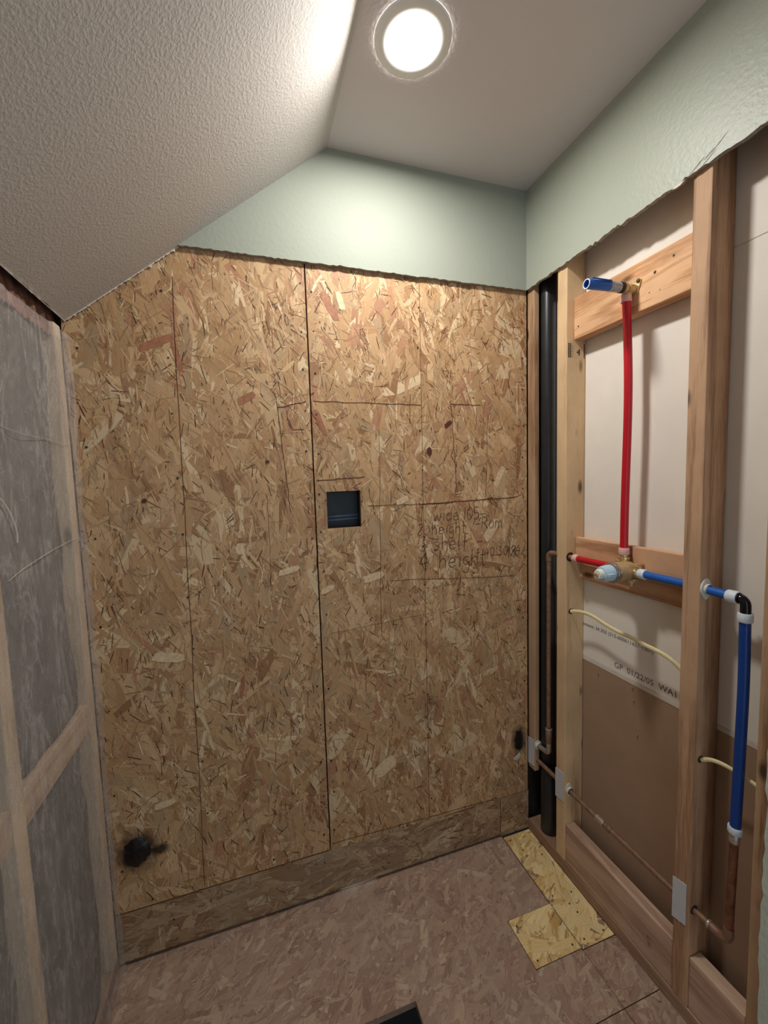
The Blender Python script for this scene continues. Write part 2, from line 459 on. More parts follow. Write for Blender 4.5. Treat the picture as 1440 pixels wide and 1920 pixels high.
def strands(name, rect, plane, base, pal, ang, mat, parent, seed, density=1.0, planes=(), hole=None, scale=1.0, stain=None, relief=1.0, fine=1.0, dark=(96, 62, 38), dim=1.0):
    """many thin wood strands pressed into a board face. rect = (u0,u1,v0,v1); plane 'y' (u=x,v=z, out=-y) or 'z' (u=x,v=y, out=+z)"""
    rnd = random.Random(seed)
    u0, u1, v0, v1 = rect
    area = (u1 - u0) * (v1 - v0)
    pl = [(1, 0, u1), (-1, 0, -u0), (0, 1, v1), (0, -1, -v0)] + list(planes)
    tot = sum(w for _, w in pal)
    def pick():
        x = rnd.random() * tot
        for c, w in pal:
            x -= w
            if x <= 0: return c
        return pal[0][0]
    V = []; F = []; C = []; UV = []
    def add(L, W, col, h0, h1, taper=0.25, th=None, pos=None):
        if pos: cu, cv = pos
        else: cu = rnd.uniform(u0 - 0.01, u1 + 0.01); cv = rnd.uniform(v0 - 0.01, v1 + 0.01)
        a = ang(rnd) if th is None else th
        ca, sa = math.cos(a), math.sin(a)
        l = L / 2; w = W / 2
        j = lambda s: rnd.uniform(-s, s)
        bow = j(0.10) * W
        loc = [(-l + j(taper) * W, -w * rnd.uniform(0.55, 1)), (-l * 0.35, -w + bow + j(0.06) * W), (l * 0.35, -w + bow + j(0.06) * W), (l + j(taper) * W, -w * rnd.uniform(0.55, 1)),
               (l + j(taper) * W, w * rnd.uniform(0.55, 1)), (l * 0.35, w + bow + j(0.06) * W), (-l * 0.35, w + bow + j(0.06) * W), (-l + j(taper) * W, w * rnd.uniform(0.55, 1))]
        pp = [(cu + x * ca - y * sa, cv + x * sa + y * ca) for x, y in loc]
        P2 = list(pl)
        for hl in (hole if isinstance(hole, list) else [hole] if hole else []):
            hu0, hu1, hv0, hv1 = hl
            if max(p[0] for p in pp) > hu0 and min(p[0] for p in pp) < hu1 and max(p[1] for p in pp) > hv0 and min(p[1] for p in pp) < hv1:
                ds = [(hu0 - cu, (1, 0, hu0)), (cu - hu1, (-1, 0, -hu1)), (hv0 - cv, (0, 1, hv0)), (cv - hv1, (0, -1, -hv1))]
                d, hp = max(ds, key=lambda t: t[0])
                if d < 0: return
                P2.append(hp)
        pp = clip_poly(pp, P2)
        if len(pp) < 3: return
        h = rnd.uniform(h0, h1) * relief; ta = j(0.00022) * relief; tb = j(0.00022) * relief
        k = rnd.uniform(0.90, 1.10)
        cc = [min(1.0, c * k * dim) for c in srgb(*col)[:3]]
        if stain: cc = stain(cu, cv, cc)
        s = len(V); ou = rnd.uniform(0, 60); ov = rnd.uniform(0, 60)
        for (x, y) in pp:
            dx, dy = x - cu, y - cv
            lx = dx * ca + dy * sa; ly = -dx * sa + dy * ca
            hh = max(0.00002, h + ta * lx / l + tb * ly / max(w, 1e-4))
            V.append((x, base - hh, y) if plane == 'y' else (x, y, base + hh))
            UV.append((lx + ou, ly + ov))
        F.append(list(range(s, len(V))) if plane == 'y' else list(range(s, len(V))))
        C.append(cc)
    S = scale
    n_big = int(area * 2200 * density / scale ** 1.5); n_mid = int(area * 2100 * density * fine); n_sl = int(area * 5600 * density * fine)
    for _ in range(n_big):
        L = min(0.18, max(0.035, rnd.lognormvariate(math.log(0.092), 0.35))) * S
        W = min(0.042, max(0.008, rnd.lognormvariate(math.log(0.020), 0.42))) * S
        add(L, W, pick(), 0.0003, 0.0012)
    for _ in range(n_mid):
        L = rnd.uniform(0.012, 0.05) * S; W = rnd.uniform(0.0025, 0.009) * S
        add(L, W, pick(), 0.0004, 0.0014, 0.5)
    for _ in range(n_sl):
        L = rnd.uniform(0.006, 0.055) * S; W = rnd.uniform(0.0005, 0.0024) * S
        q = rnd.random()
        if q < 0.28: col = dark; L *= 0.62
        elif q < 0.52: col = tuple((d_ + 2 * e_) // 3 for d_, e_ in zip(dark, pick()))
        else: col = tuple(min(255, int(c * 1.07)) for c in pick())
        add(L, W, col, 0.0006, 0.0016, 1.0)
    me = bpy.data.meshes.new(name); me.from_pydata(V, [], F); me.update()
    at = me.color_attributes.new('tone', 'FLOAT_COLOR', 'CORNER')
    uvl = me.uv_layers.new(name='fibre')
    cols = []; uvs = []
    for f, c in zip(F, C):
        for vi in f:
            cols.extend((c[0], c[1], c[2], 1.0)); uvs.extend(UV[vi])
    at.data.foreach_set('color', cols); uvl.data.foreach_set('uv', uvs)
    o = link(name, me, mat, parent)
    o['kind'] = 'stuff'
    return o

def board_cells(name, rect, plane, a, b_, mat, parent, holes):
    """board body with several rectangular cut-outs, built from grid cells"""
    us = sorted({rect[0], rect[1]} | {h[i] for h in holes for i in (0, 1)}); vv = sorted({rect[2], rect[3]} | {h[i] for h in holes for i in (2, 3)})
    us = [u for u in us if rect[0] <= u <= rect[1]]; vv = [v for v in vv if rect[2] <= v <= rect[3]]
    def solid(i, j):
        if i < 0 or j < 0 or i >= len(us) - 1 or j >= len(vv) - 1: return False
        cu, cv = (us[i] + us[i + 1]) / 2, (vv[j] + vv[j + 1]) / 2
        return not any(h[0] < cu < h[1] and h[2] < cv < h[3] for h in holes)
    bm = bmesh.new(); cache = {}
    def P(i, j, t):
        k = (i, j, t)
        if k not in cache:
            d = a if t == 0 else b_
            cache[k] = bm.verts.new((us[i], d, vv[j]) if plane == 'y' else (us[i], vv[j], d))
        return cache[k]
    for i in range(len(us) - 1):
        for j in range(len(vv) - 1):
            if not solid(i, j): continue
            for t in (0, 1): bm.faces.new((P(i, j, t), P(i + 1, j, t), P(i + 1, j + 1, t), P(i, j + 1, t)))
            for (di, dj), (p, q) in (((-1, 0), ((i, j), (i, j + 1))), ((1, 0), ((i + 1, j), (i + 1, j + 1))), ((0, -1), ((i, j), (i + 1, j))), ((0, 1), ((i, j + 1), (i + 1, j + 1)))):
                if not solid(i + di, j + dj): bm.faces.new((P(*p, 0), P(*q, 0), P(*q, 1), P(*p, 1)))
    return link(name, bm_mesh(bm, name), mat, parent)

def board_slab(name, rect, plane, a, b_, mat, parent, hole=None):
    """board body, optionally with a rectangular cut-out"""
    u0, u1, v0, v1 = rect
    bm = bmesh.new()
    def P(u, v, t): return (u, t, v) if plane == 'y' else (u, v, t)
    if not hole:
        loops = [[(u0, v0), (u1, v0), (u1, v1), (u0, v1)]]
    def ring(rc, t): 
        return [bm.verts.new(P(u, v, t)) for u, v in ((rc[0], rc[2]), (rc[1], rc[2]), (rc[1], rc[3]), (rc[0], rc[3]))]
    A = ring(rect, a); B = ring(rect, b_)
    for i in range(4): bm.faces.new((A[i], A[(i + 1) % 4], B[(i + 1) % 4], B[i]))
    if hole:
        Ah = ring(hole, a); Bh = ring(hole, b_)
        for i in range(4):
            k = (i + 1) % 4
            bm.faces.new((A[i], Ah[i], Ah[k], A[k])); bm.faces.new((B[i], B[k], Bh[k], Bh[i])); bm.faces.new((Ah[i], Bh[i], Bh[k], Ah[k]))
    else:
        bm.faces.new(A); bm.faces.new(B)
    return link(name, bm_mesh(bm, name), mat, parent)

# ================================================================== SETTING
# ---------------- ceiling
ceiling = structure(empty('ceiling', (0, 0, H)), 'off-white ceiling with a flat part and a textured slope', 'ceiling')
prism('flat_panel', [(XR, 0.1), (0.1, 0.1), (0.1, YN), (XR, YN)], 'z', H, H + 0.013, [M['ceiling_flat'], M['gypsum']], ceiling)
def jag(p, q, n, amp, ax):
    out = []
    for i in range(n + 1):
        t = i / n; v = [p[0] + (q[0] - p[0]) * t, p[1] + (q[1] - p[1]) * t]
        if 0 < i < n: v[ax] += R.uniform(-amp, amp) * (2.2 if R.random() < 0.12 else 1)
        out.append(tuple(v))
    return out
# sloped panel: local u along slope (0 at ridge), v = y
Ls = math.hypot(XR - XL, H - ZL)
pts = [(0, -0.0)] + jag((0.0, -0.003), (Ls, -0.003), 60, 0.0022, 1)[1:] + jag((Ls, -0.003), (Ls, YN), 90, 0.0016, 0)[1:] + [(0, YN)]
sl = prism('sloped_panel', pts, 'z', 0, -0.014, [M['ceiling'], M['gypsum']], ceiling)
du = Vector((XL - XR, 0, ZL - H)).normalized(); nn = Vector((0, 1, 0)).cross(du).normalized()
if nn.z > 0: nn = -nn      # room side
mt = Matrix(((du.x, 0, nn.x, XR), (0, 1, 0, 0), (du.z, 0, nn.z, H), (0, 0, 0, 1)))
sl.data.transform(mt)
bm = bmesh.new(); bm.from_mesh(sl.data); bmesh.ops.recalc_face_normals(bm, faces=bm.faces); bm.to_mesh(sl.data); bm.free()
# torn paper edge where the slope was cut along the back wall and along its foot
def torn_strip(p, q, out, thick, n, seed):
    rr = random.Random(seed); p = Vector(p); q = Vector(q); out = Vector(out); thick = Vector(thick)
    bm = bmesh.new(); A = []; B = []
    for i in range(n + 1):
        c = p.lerp(q, i / n); h = rr.uniform(0.0006, 0.0035) * (2.4 if rr.random() < 0.12 else 1.0)
        A.append((bm.verts.new(c), bm.verts.new(c + thick))); B.append((bm.verts.new(c + out * h), bm.verts.new(c + out * h + thick)))
    for i in range(n):
        for k in (0, 1): bm.faces.new((A[i][k], A[i + 1][k], B[i + 1][k], B[i][k]))
        bm.faces.new((B[i][0], B[i + 1][0], B[i + 1][1], B[i][1]))
    return link('torn_paper', bm_mesh(bm, 'torn_paper'), M['board_edge'], ceiling)
P0 = Vector((XR, 0, H))
torn_strip(P0 + du * 0.55 + Vector((0, -0.0045, 0)), P0 + du * Ls + Vector((0, -0.0045, 0)), nn, (0, -0.0022, 0), 110, 5)
torn_strip(P0 + du * (Ls - 0.0005) + Vector((0, -0.004, 0)), P0 + du * (Ls - 0.0005) + Vector((0, -0.9, 0)), nn, du * 0.002, 150, 6)
# solid roof structure above, keeps outside light out
box('roof_deck', (-2.2, YN, 2.60), (0.3, 0.3, 2.64), M['void'], ceiling)

# ---------------- back wall
wall_back = structure(empty('wall_back', (-0.72, 0, 0)), 'back wall of strand board sheets below a strip of pale green drywall', 'wall')
SX = -0.808
def wall_ang(r):
    q = r.random()
    if q < 0.30: return math.radians(r.gauss(90, 16))
    if q < 0.62: return math.radians(r.gauss(118, 20))
    if q < 0.72: return math.radians(r.gauss(60, 18))
    return r.uniform(0, math.pi)
# keep below the slope: z <= H - (XR - x) * s  ->  -s*x + z <= H - XR*s
s_ = (H - ZL) / (XR - XL)
slope_clip = [(-s_, 1.0, H - XR * s_ + 0.012)]
T_OSB = 0.012
def osb_panel(rect, parent, pal, seed, mat, hole=None, ang=wall_ang, planes=(), sc=1.3):
    p = board_slab('osb_panel', rect, 'y', 0.0, T_OSB, M['osb_core'], parent, hole)
    strands('wood_strands', rect, 'y', 0.0, pal, ang, mat, p, seed, hole=hole, planes=planes, scale=sc, dim=0.88)
    return p
HOLE = (-0.770, -0.657, 1.279, 1.400)
left_panel = osb_panel((XL - 0.01, SX - 0.0022, 0.171, 2.13), wall_back, WALL_PAL, 11, M['osb'], planes=slope_clip)
right_panel = osb_panel((SX + 0.0022, -0.003, 0.1665, 2.13), wall_back, WALL_PAL, 12, M['osb'], hole=HOLE)
low_ang = lambda r: math.radians(r.gauss(0, 26)) if r.random() < 0.7 else r.uniform(0, math.pi)
low_a = osb_panel((XL - 0.01, -0.1325, 0.012, 0.1665), wall_back, LOW_PAL, 13, M['osb_low'], ang=low_ang)
low_b = osb_panel((-0.1295, 0.0, 0.004, 0.1645), wall_back, LOW_PAL, 14, M['osb_low'], ang=low_ang)
# near-black backing boards, their colour stands in for shade behind the joints
box('backing_board', (XL - 0.1, 0.0135, 0.0), (SX - 0.10, 0.03, 2.3), M['void'], wall_back)
box('backing_board', (SX - 0.06, 0.0135, 0.0), (HOLE[0] - 0.006, 0.03, 2.3), M['void'], wall_back)
box('backing_board', (HOLE[1] + 0.006, 0.0135, 0.0), (0.12, 0.03, 2.3), M['void'], wall_back)
box('backing_board', (SX - 0.10, 0.0135, 0.0), (SX - 0.06, 0.03, 2.3), M['void'], wall_back)
# green drywall above
bot = jag((-1.1575, ZD), (XG, ZD), 110, 0.0016, 1)
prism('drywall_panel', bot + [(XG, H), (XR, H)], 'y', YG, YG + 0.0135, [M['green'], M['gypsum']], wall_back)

# pencil layout lines, nail heads, hand writing on the right board
def ribbon(bm, pts, w, y=-0.0019):
    pts = [Vector((p[0], y, p[1])) for p in pts]
    n = len(pts)
    L = []; Rr = []
    for i, p in enumerate(pts):
        t = pts[min(i + 1, n - 1)] - pts[max(i - 1, 0)]; t.normalize()
        s = Vector((-t.z, 0, t.x)) * w / 2
        L.append(bm.verts.new(p + s)); Rr.append(bm.verts.new(p - s))
    for i in range(n - 1): bm.faces.new((L[i], L[i + 1], Rr[i + 1], Rr[i]))
def wobble(p, q, n=14, amp=0.0015):
    ax = 1 if abs(q[0] - p[0]) > abs(q[1] - p[1]) else 0
    out = []
    for i in range(n + 1):
        t = i / n; v = [p[0] + (q[0] - p[0]) * t, p[1] + (q[1] - p[1]) * t]
        v[ax] += R.uniform(-amp, amp); out.append(tuple(v))
    return out
def stroke_obj(name, strokes, w, mat, parent):
    bm = bmesh.new()
    for s in strokes: ribbon(bm, s, w)
    return link(name, bm_mesh(bm, name), mat, parent)
for parent, p, q, w in [
    (right_panel, (-0.800, 1.686), (-0.430, 1.684), 0.0022), (right_panel, (-0.318, 1.689), (-0.200, 1.689), 0.0026),
    (right_panel, (-0.318, 1.700), (-0.300, 1.378), 0.0022), (right_panel, (-0.800, 1.437), (-0.640, 1.444), 0.0026),
    (right_panel, (-0.632, 1.346), (-0.315, 1.343), 0.0018), (right_panel, (-0.440, 1.343), (-0.045, 1.352), 0.0030),
    (right_panel, (-0.560, 1.086), (-0.060, 1.050), 0.0018), (right_panel, (-0.428, 2.08), (-0.436, 0.18), 0.0016),
    (right_panel, (-0.585, 1.60), (-0.600, 0.90), 0.0013), (right_panel, (-0.170, 1.66), (-0.182, 1.36), 0.0014),
    (right_panel, (-0.800, 0.190), (-0.140, 0.1700), 0.0020), (right_panel, (-0.215, 1.68), (-0.22, 1.60), 0.0018),
    (right_panel, (-0.47, 1.72), (-0.475, 1.62), 0.0016), (right_panel, (-0.775, 0.93), (-0.45, 0.95), 0.0012),
    (left_panel, (-0.910, 1.664), (-0.822, 1.684), 0.0026), (left_panel, (-0.911, 1.684), (-0.886, 1.34), 0.0018),
    (left_panel, (-1.180, 2.02), (-1.206, 0.18), 0.0018), (left_panel, (-0.955, 1.40), (-0.955, 1.10), 0.0010)]:
    stroke_obj('pencil_line', [wobble(p, q)], w, M['pencil'], parent)

# hand writing: strokes per letter in a unit box
G = {'w': [[(0, .6), (.15, 0), (.3, .45), (.48, 0), (.65, .6)]], 'i': [[(.15, .6), (.15, 0)], [(.15, .82), (.17, .86)]],
     'd': [[(.5, .5), (.25, .6), (.05, .3), (.2, 0), (.45, .15)], [(.5, 1.1), (.5, 0)]], 'e': [[(.05, .3), (.45, .36), (.35, .6), (.1, .5), (.05, .2), (.25, 0), (.5, .12)]],
     ',': [[(.1, .1), (.05, -.15)]], '1': [[(.15, 1), (.12, 0)]], '0': [[(.3, 1), (.08, .7), (.1, .2), (.3, 0), (.52, .3), (.5, .8), (.3, 1)]],
     '5': [[(.5, 1), (.12, 1), (.08, .6), (.4, .55), (.5, .25), (.3, 0), (.05, .1)]], 'h': [[(.05, 1.1), (.05, 0)], [(.05, .4), (.25, .6), (.42, .45), (.44, 0)]],
     'g': [[(.45, .55), (.2, .6), (.05, .3), (.25, .08), (.45, .3), (.45, -.3), (.2, -.4), (.08, -.25)]], 't': [[(.2, 1), (.2, .05), (.38, 0)], [(.02, .65), (.42, .65)]],
     'R': [[(.08, 0), (.08, 1)], [(.08, 1), (.5, .85), (.42, .55), (.08, .5)], [(.2, .5), (.6, 0)]], 'o': [[(.25, .6), (.05, .35), (.2, 0), (.45, .2), (.42, .5), (.25, .6)]],
     'm': [[(.05, .6), (.05, 0)], [(.05, .4), (.2, .6), (.32, .4), (.32, 0)], [(.32, .4), (.48, .6), (.6, .4), (.6, 0)]],
     's': [[(.4, .55), (.15, .58), (.1, .4), (.38, .22), (.3, 0), (.05, .05)]], 'l': [[(.12, 1.1), (.1, 0), (.25, .02)]], 'f': [[(.45, 1), (.25, 1.05), (.2, .8), (.18, -.2)], [(.02, .5), (.42, .5)]],
     '2': [[(.08, .8), (.3, 1), (.48, .75), (.05, 0), (.5, .02)]], '3': [[(.08, .95), (.4, 1), (.25, .6), (.5, .35), (.3, 0), (.05, .1)]], '4': [[(.35, 1), (.02, .4), (.55, .42)], [(.42, .75), (.4, -.1)]],
     '.': [[(.08, .02), (.12, .06)]], ' ': [], '+': [[(.25, 1.0), (.25, -.1)], [(.02, .45), (.5, .5)]], '8': [[(.3, .5), (.08, .8), (.3, 1), (.5, .8), (.3, .5), (.06, .2), (.3, 0), (.54, .2), (.3, .5)]],
     '-': [[(.05, .4), (.5, .42)]], '7': [[(.05, .95), (.5, .98), (.2, 0)]]}
WID = {'w': .8, 'm': .8, 'i': .32, 'l': .35, '1': .3, ',': .25, '.': .3, ' ': .4}
def handwrite(text, x, z, size, slope=-0.02, w=0.0021):
    st = []
    for ch in text:
        for s in G[ch]:
            pts = catmull([Vector((p[0], p[1], 0)) for p in s], 5) if len(s) > 2 else [Vector((p[0], p[1], 0)) for p in s]
            st.append([(x + (p.x + 0.06 * p.y) * size, z + p.y * size + (x + .45) * slope) for p in pts])
        x += WID.get(ch, 0.62) * size * R.uniform(0.95, 1.1)
    return stroke_obj('handwriting', st, w, M['ink'], right_panel)
handwrite('1  wide,105-', -0.446, 1.283, 0.044)
handwrite('2. height', -0.458, 1.236, 0.040); handwrite('-Rom', -0.232, 1.246, 0.046)
handwrite('3 shelf -', -0.452, 1.178, 0.052)
handwrite('4. height', -0.452, 1.112, 0.058, w=0.0026); handwrite('+ 40 30 24', -0.228, 1.142, 0.034); handwrite('18', -0.092, 1.132, 0.044)

# nail heads (tiny, joined) on each board
def nails(parent, pts, r=0.0030):
    bm = bmesh.new()
    for (u, v) in pts:
        rr = r * R.uniform(0.8, 1.25)
        tube_bm(bm, [(u, 0.001, v), (u, -0.0021, v)], rr, 8)
    o = link('nail_heads', bm_mesh(bm, 'nail_heads'), M['nail'], parent); o['kind'] = 'stuff'
def col_pts(x0, x1, z0, z1, n): return [(x0 + (x1 - x0) * i / (n - 1) + R.uniform(-.004, .004), z0 + (z1 - z0) * i / (n - 1) + R.uniform(-.012, .012)) for i in range(n)]
nails(left_panel, col_pts(-0.826, -0.826, 0.24, 2.03, 15) + col_pts(-1.183, -1.206, 0.25, 1.98, 11) + col_pts(-1.425, -1.42, 0.3, 1.80, 7) + col_pts(-1.0, -1.35, 0.20, 0.20, 3))
nails(right_panel, col_pts(-0.790, -0.790, 0.24, 2.03, 15) + col_pts(-0.428, -0.436, 0.25, 2.0, 14) + col_pts(-0.02, -0.02, 0.5, 2.0, 13))
nails(low_a, [(-0.83, .13), (-1.3, .10), (-0.45, .09), (-0.60, .05)])
# knots and dark flakes seen on the boards
def flake(name, u, v, w, h, a, col, parent, y=-0.0018, pts=9):
    bm = bmesh.new(); L = []
    for i in range(pts):
        t = 2 * math.pi * i / pts; k = R.uniform(0.8, 1.15)
        x, z = math.cos(t) * w / 2 * k, math.sin(t) * h / 2 * k
        L.append(bm.verts.new((u + x * math.cos(a) - z * math.sin(a), y, v + x * math.sin(a) + z * math.cos(a))))
    f = bm.faces.new(L)
    r_ = bmesh.ops.extrude_face_region(bm, geom=[f])
    for e in r_['geom']:
        if isinstance(e, bmesh.types.BMVert): e.co.y += 0.0016
    return link(name, bm_mesh(bm, name), col, parent)
M['knot'] = plain('red_brown_knot', srgb(86, 40, 24), 0.6, var=0.3, nscale=120)
M['flake_red'] = plain('reddish_flake', srgb(158, 104, 74), 0.6, var=0.25, nscale=90)
M['flake_pale'] = plain('pale_flake', srgb(212, 186, 148), 0.6, var=0.2, nscale=90)
flake('dark_knot', -0.404, 1.526, 0.022, 0.034, 0.0, M['knot'], right_panel)
flake('dark_knot', -1.292, 1.395, 0.016, 0.013, 0.2, M['knot'], left_panel)
flake('dark_knot', -0.948, 1.50, 0.013, 0.010, 0.2, M['knot'], left_panel)
def chip(u, v, L, W, a, mat, parent):
    bm = bmesh.new(); l, w = L / 2, W / 2
    q = [(-l, -w * .7), (-l * .6, -w), (l * .7, -w * .9), (l, -w * .3), (l * .92, w * .8), (l * .2, w), (-l * .8, w * .85)]
    L_ = [bm.verts.new((u + x * math.cos(a) - z * math.sin(a), -0.0019, v + x * math.sin(a) + z * math.cos(a))) for x, z in q]
    bm.faces.new(L_)
    return link('wood_flake', bm_mesh(bm, 'wood_flake'), mat, parent)
for u, v, L, W, deg, mt_, par in [(-1.228, 1.838, 0.11, 0.022, 24, 'flake_red', left_panel), (-1.18, 1.80, 0.09, 0.016, 100, 'flake_red', left_panel), (-1.00, 1.69, 0.06, 0.022, 28, 'flake_red', left_panel),
                                  (-0.33, 1.62, 0.035, 0.016, 35, 'knot', right_panel), (-0.16, 1.235, 0.095, 0.036, 52, 'flake_pale', right_panel), (-0.125, 1.43, 0.085, 0.024, 62, 'flake_pale', right_panel),
                                  (-0.62, 1.105, 0.075, 0.026, 12, 'flake_pale', right_panel), (-0.51, 1.36, 0.05, 0.022, 24, 'flake_pale', right_panel), (-0.78, 1.08, 0.05, 0.02, 20, 'flake_pale', left_panel if False else right_panel),
                                  (-0.90, 1.155, 0.07, 0.02, 12, 'flake_pale', left_panel), (-1.26, 0.93, 0.09, 0.03, -12, 'flake_pale', left_panel), (-1.30, 0.48, 0.06, 0.022, 8, 'flake_pale', left_panel),
                                  (-0.60, 0.42, 0.085, 0.05, 30, 'flake_pale', right_panel), (-1.06, 0.80, 0.08, 0.012, 80, 'flake_red', left_panel), (-0.78, 1.62, 0.09, 0.018, 110, 'flake_red', right_panel),
                                  (-1.01, 1.98, 0.05, 0.012, 85, 'flake_pale', left_panel), (-0.735, 1.98, 0.10, 0.024, 118, 'flake_red', right_panel), (-0.70, 2.0, 0.06, 0.02, 105, 'flake_pale', right_panel)]:
    chip(u, v, L, W, math.radians(deg), M[mt_], par)

# black sealed drain opening low on the left, and the dark oval hole at the right
def blob(name, u, v, rx, rz, mat, parent, label, proud=0.006, seed=3, sink=False):
    rr = random.Random(seed); bm = bmesh.new(); rings = []
    for k, f in enumerate((1.0, 0.92, 0.72, 0.45, 0.2)):
        ring = []
        for i in range(28):
            t = 2 * math.pi * i / 28
            w = 1 + 0.30 * noise.noise(Vector((math.cos(t) * 2.6, math.sin(t) * 2.6, seed))) * (1 if k < 3 else 0.4)
            y = -0.0015 - proud * (1 - f ** 3) * (1 + 0.5 * noise.noise(Vector((math.cos(t) * f * 4, math.sin(t) * f * 4, 5 + seed))))
            if sink: y = -0.0018
            ring.append(bm.verts.new((u + math.cos(t) * rx * f * w, y, v + math.sin(t) * rz * f * w)))
        rings.append(ring)
    for a, b_ in zip(rings, rings[1:]):
        for i in range(28): bm.faces.new((a[i], a[(i + 1) % 28], b_[(i + 1) % 28], b_[i]))
    bm.faces.new(rings[-1])
    me = bm_mesh(bm, name, True)
    o = link(name, me, mat, parent); o['label'] = label
    return o
blob('sealed_hole', -1.383, 0.350, 0.037, 0.044, M['tar'], left_panel, 'round black tarry sealed hole', 0.007, 3)
blob('sealed_hole', -0.043, 0.386, 0.019, 0.040, M['tar'], right_panel, 'dark oval hole in strand board', 0.002, 9)
flake('plaster_smear', -0.052, 0.318, 0.04, 0.022, 0.6, M['plaster'], right_panel)

# black membrane with ribs seen through the square cut-out
mem = tag(empty('membrane_sheet', (-0.713, 0.05, 1.24)), 'black ribbed membrane seen through the square hole in the strand board', 'membrane')
box('sheet', (-0.80, 0.052, 1.20), (-0.63, 0.056, 1.48), M['membrane'], mem)
for z in (1.302, 1.314):
    bm = bmesh.new(); tube_bm(bm, [(-0.80, 0.051, z - .001), (-0.63, 0.051, z + .003)], 0.0042, 10)
    link('rib', bm_mesh(bm, 'rib', True), M['membrane_rib'], mem)
box('cavity_side', (HOLE[0] - 0.006, 0.031, 1.20), (HOLE[0] - 0.002, 0.052, 1.48), M['membrane'], mem)
box('cavity_side', (HOLE[1] + 0.002, 0.031, 1.20), (HOLE[1] + 0.006, 0.052, 1.48), M['membrane'], mem)

# ---------------- floor
floor = structure(empty('floor', (-0.72, -0.5, 0)), 'worn strand board subfloor with seams and a rectangular cut-out', 'floor')
def floor_ang(r): return math.radians(r.gauss(35, 28)) if r.random() < 0.6 else r.uniform(0, math.pi)
TF = 0.019
def floor_panel(rect, seed, pal=FLOOR_PAL, mat='osb_floor', hole=None, top=0.0, name='floor_panel', dens=1.0, planes=(), sc=0.68, parent=None, fine=1.1, dark=(118, 92, 78)):
    p = board_cells(name, rect, 'z', top - 0.0008, -TF, M['floor_core'], parent or floor, hole or [])
    strands('wood_strands', rect, 'z', top - 0.0008, pal, floor_ang, M[mat], p, seed, hole=hole, density=dens, scale=sc, relief=0.55, fine=fine, planes=planes, dark=dark)
    return p
FH = (-1.02, -0.647, -0.552, -0.366)
PH = (-0.2905, -0.1262, -0.4170, -0.2762)
g = 0.0012
floor_panel((XL - 0.02, -0.1262, -0.567 + g, 0.012), 21, hole=[FH, PH])
floor_panel((XL - 0.02, -0.126 - g, -0.7, -0.567 - g), 24)
floor_panel((-0.126 + g, 0.002, -0.567 + g, -0.421 - g), 25)
floor_panel((-0.126 + g, 0.002, -0.7, -0.567 - g), 26)
floor_panel((XL - 0.02, 0.002, -1.5, -0.7 - g), 27, dens=0.5)
floor_panel((XL - 0.02, 0.002, YN, -1.5 - g), 28, dens=0.25)
pa = floor_panel((-0.1235, -0.002, -0.420, -0.008), 31, PATCH_PAL, 'osb_patch', name='floor_patch', top=0.0016, sc=1.15, fine=0.35, dark=(150, 106, 60))
pb = floor_panel((-0.289, -0.1255, -0.4155, -0.2775), 32, PATCH_PAL, 'osb_patch', name='floor_patch', top=0.0013, sc=1.15, fine=0.35, dark=(150, 106, 60))
pa['label'] = 'fresh pale yellow strand board patch strip'; pb['label'] = 'fresh pale yellow strand board patch rectangle'
for par, pts in ((pa, [(-0.105, -0.03), (-0.03, -0.12), (-0.1, -0.26), (-0.03, -0.27), (-0.065, -0.30), (-0.025, -0.40), (-0.10, -0.40), (-0.06, -0.33), (-0.085, -0.08)]), (pb, [(-0.272, -0.30), (-0.272, -0.40), (-0.145, -0.40)])):
    bm = bmesh.new()
    for (u, v) in pts: tube_bm(bm, [(u, v, 0.0), (u, v, 0.0032)], 0.0026, 8)
    o = link('screw_heads', bm_mesh(bm, 'screw_heads'), M['nail'], par); o['kind'] = 'stuff'
for lo, hi in (((XL - 0.1, -0.36, -0.034), (0.12, 0.08, -0.0195)), ((-0.640, YN, -0.034), (0.12, -0.361, -0.0195)), ((XL - 0.1, YN, -0.034), (-0.641, -0.706, -0.0195)), ((XL - 0.1, -0.705, -0.034), (-1.063, -0.361, -0.0195))):
    box('light_leak_board', lo, hi, M['void'], floor)  # added below the boards to keep world light from leaking through gaps
box('dark_void_sheet', (XL - 0.1, YN, -0.30), (0.12, 0.08, -0.28), M['void'], floor)  # dark sheet standing in for the shade below the floor cut-out
box('joist', (-1.06, -0.72, -0.26), (-1.022, -0.34, -TF - 0.0005), M['void'], floor)
drain = tag(empty('drain_pipe', (-0.72, -0.43, -0.28)), 'capped grey drain pipe standing in the floor cut-out', 'pipe')
lathe('pipe', [(0, 0.0), (0, 0.036), (0.17, 0.036), (0.17, 0.0)], (-0.715, -0.408, -0.26), (0, 0, 1), M['abs'], drain)
lathe('cap', [(0.17, 0.0), (0.17, 0.041), (0.195, 0.041), (0.204, 0.034), (0.207, 0.0)], (-0.715, -0.408, -0.26), (0, 0, 1), M['drain'], drain)

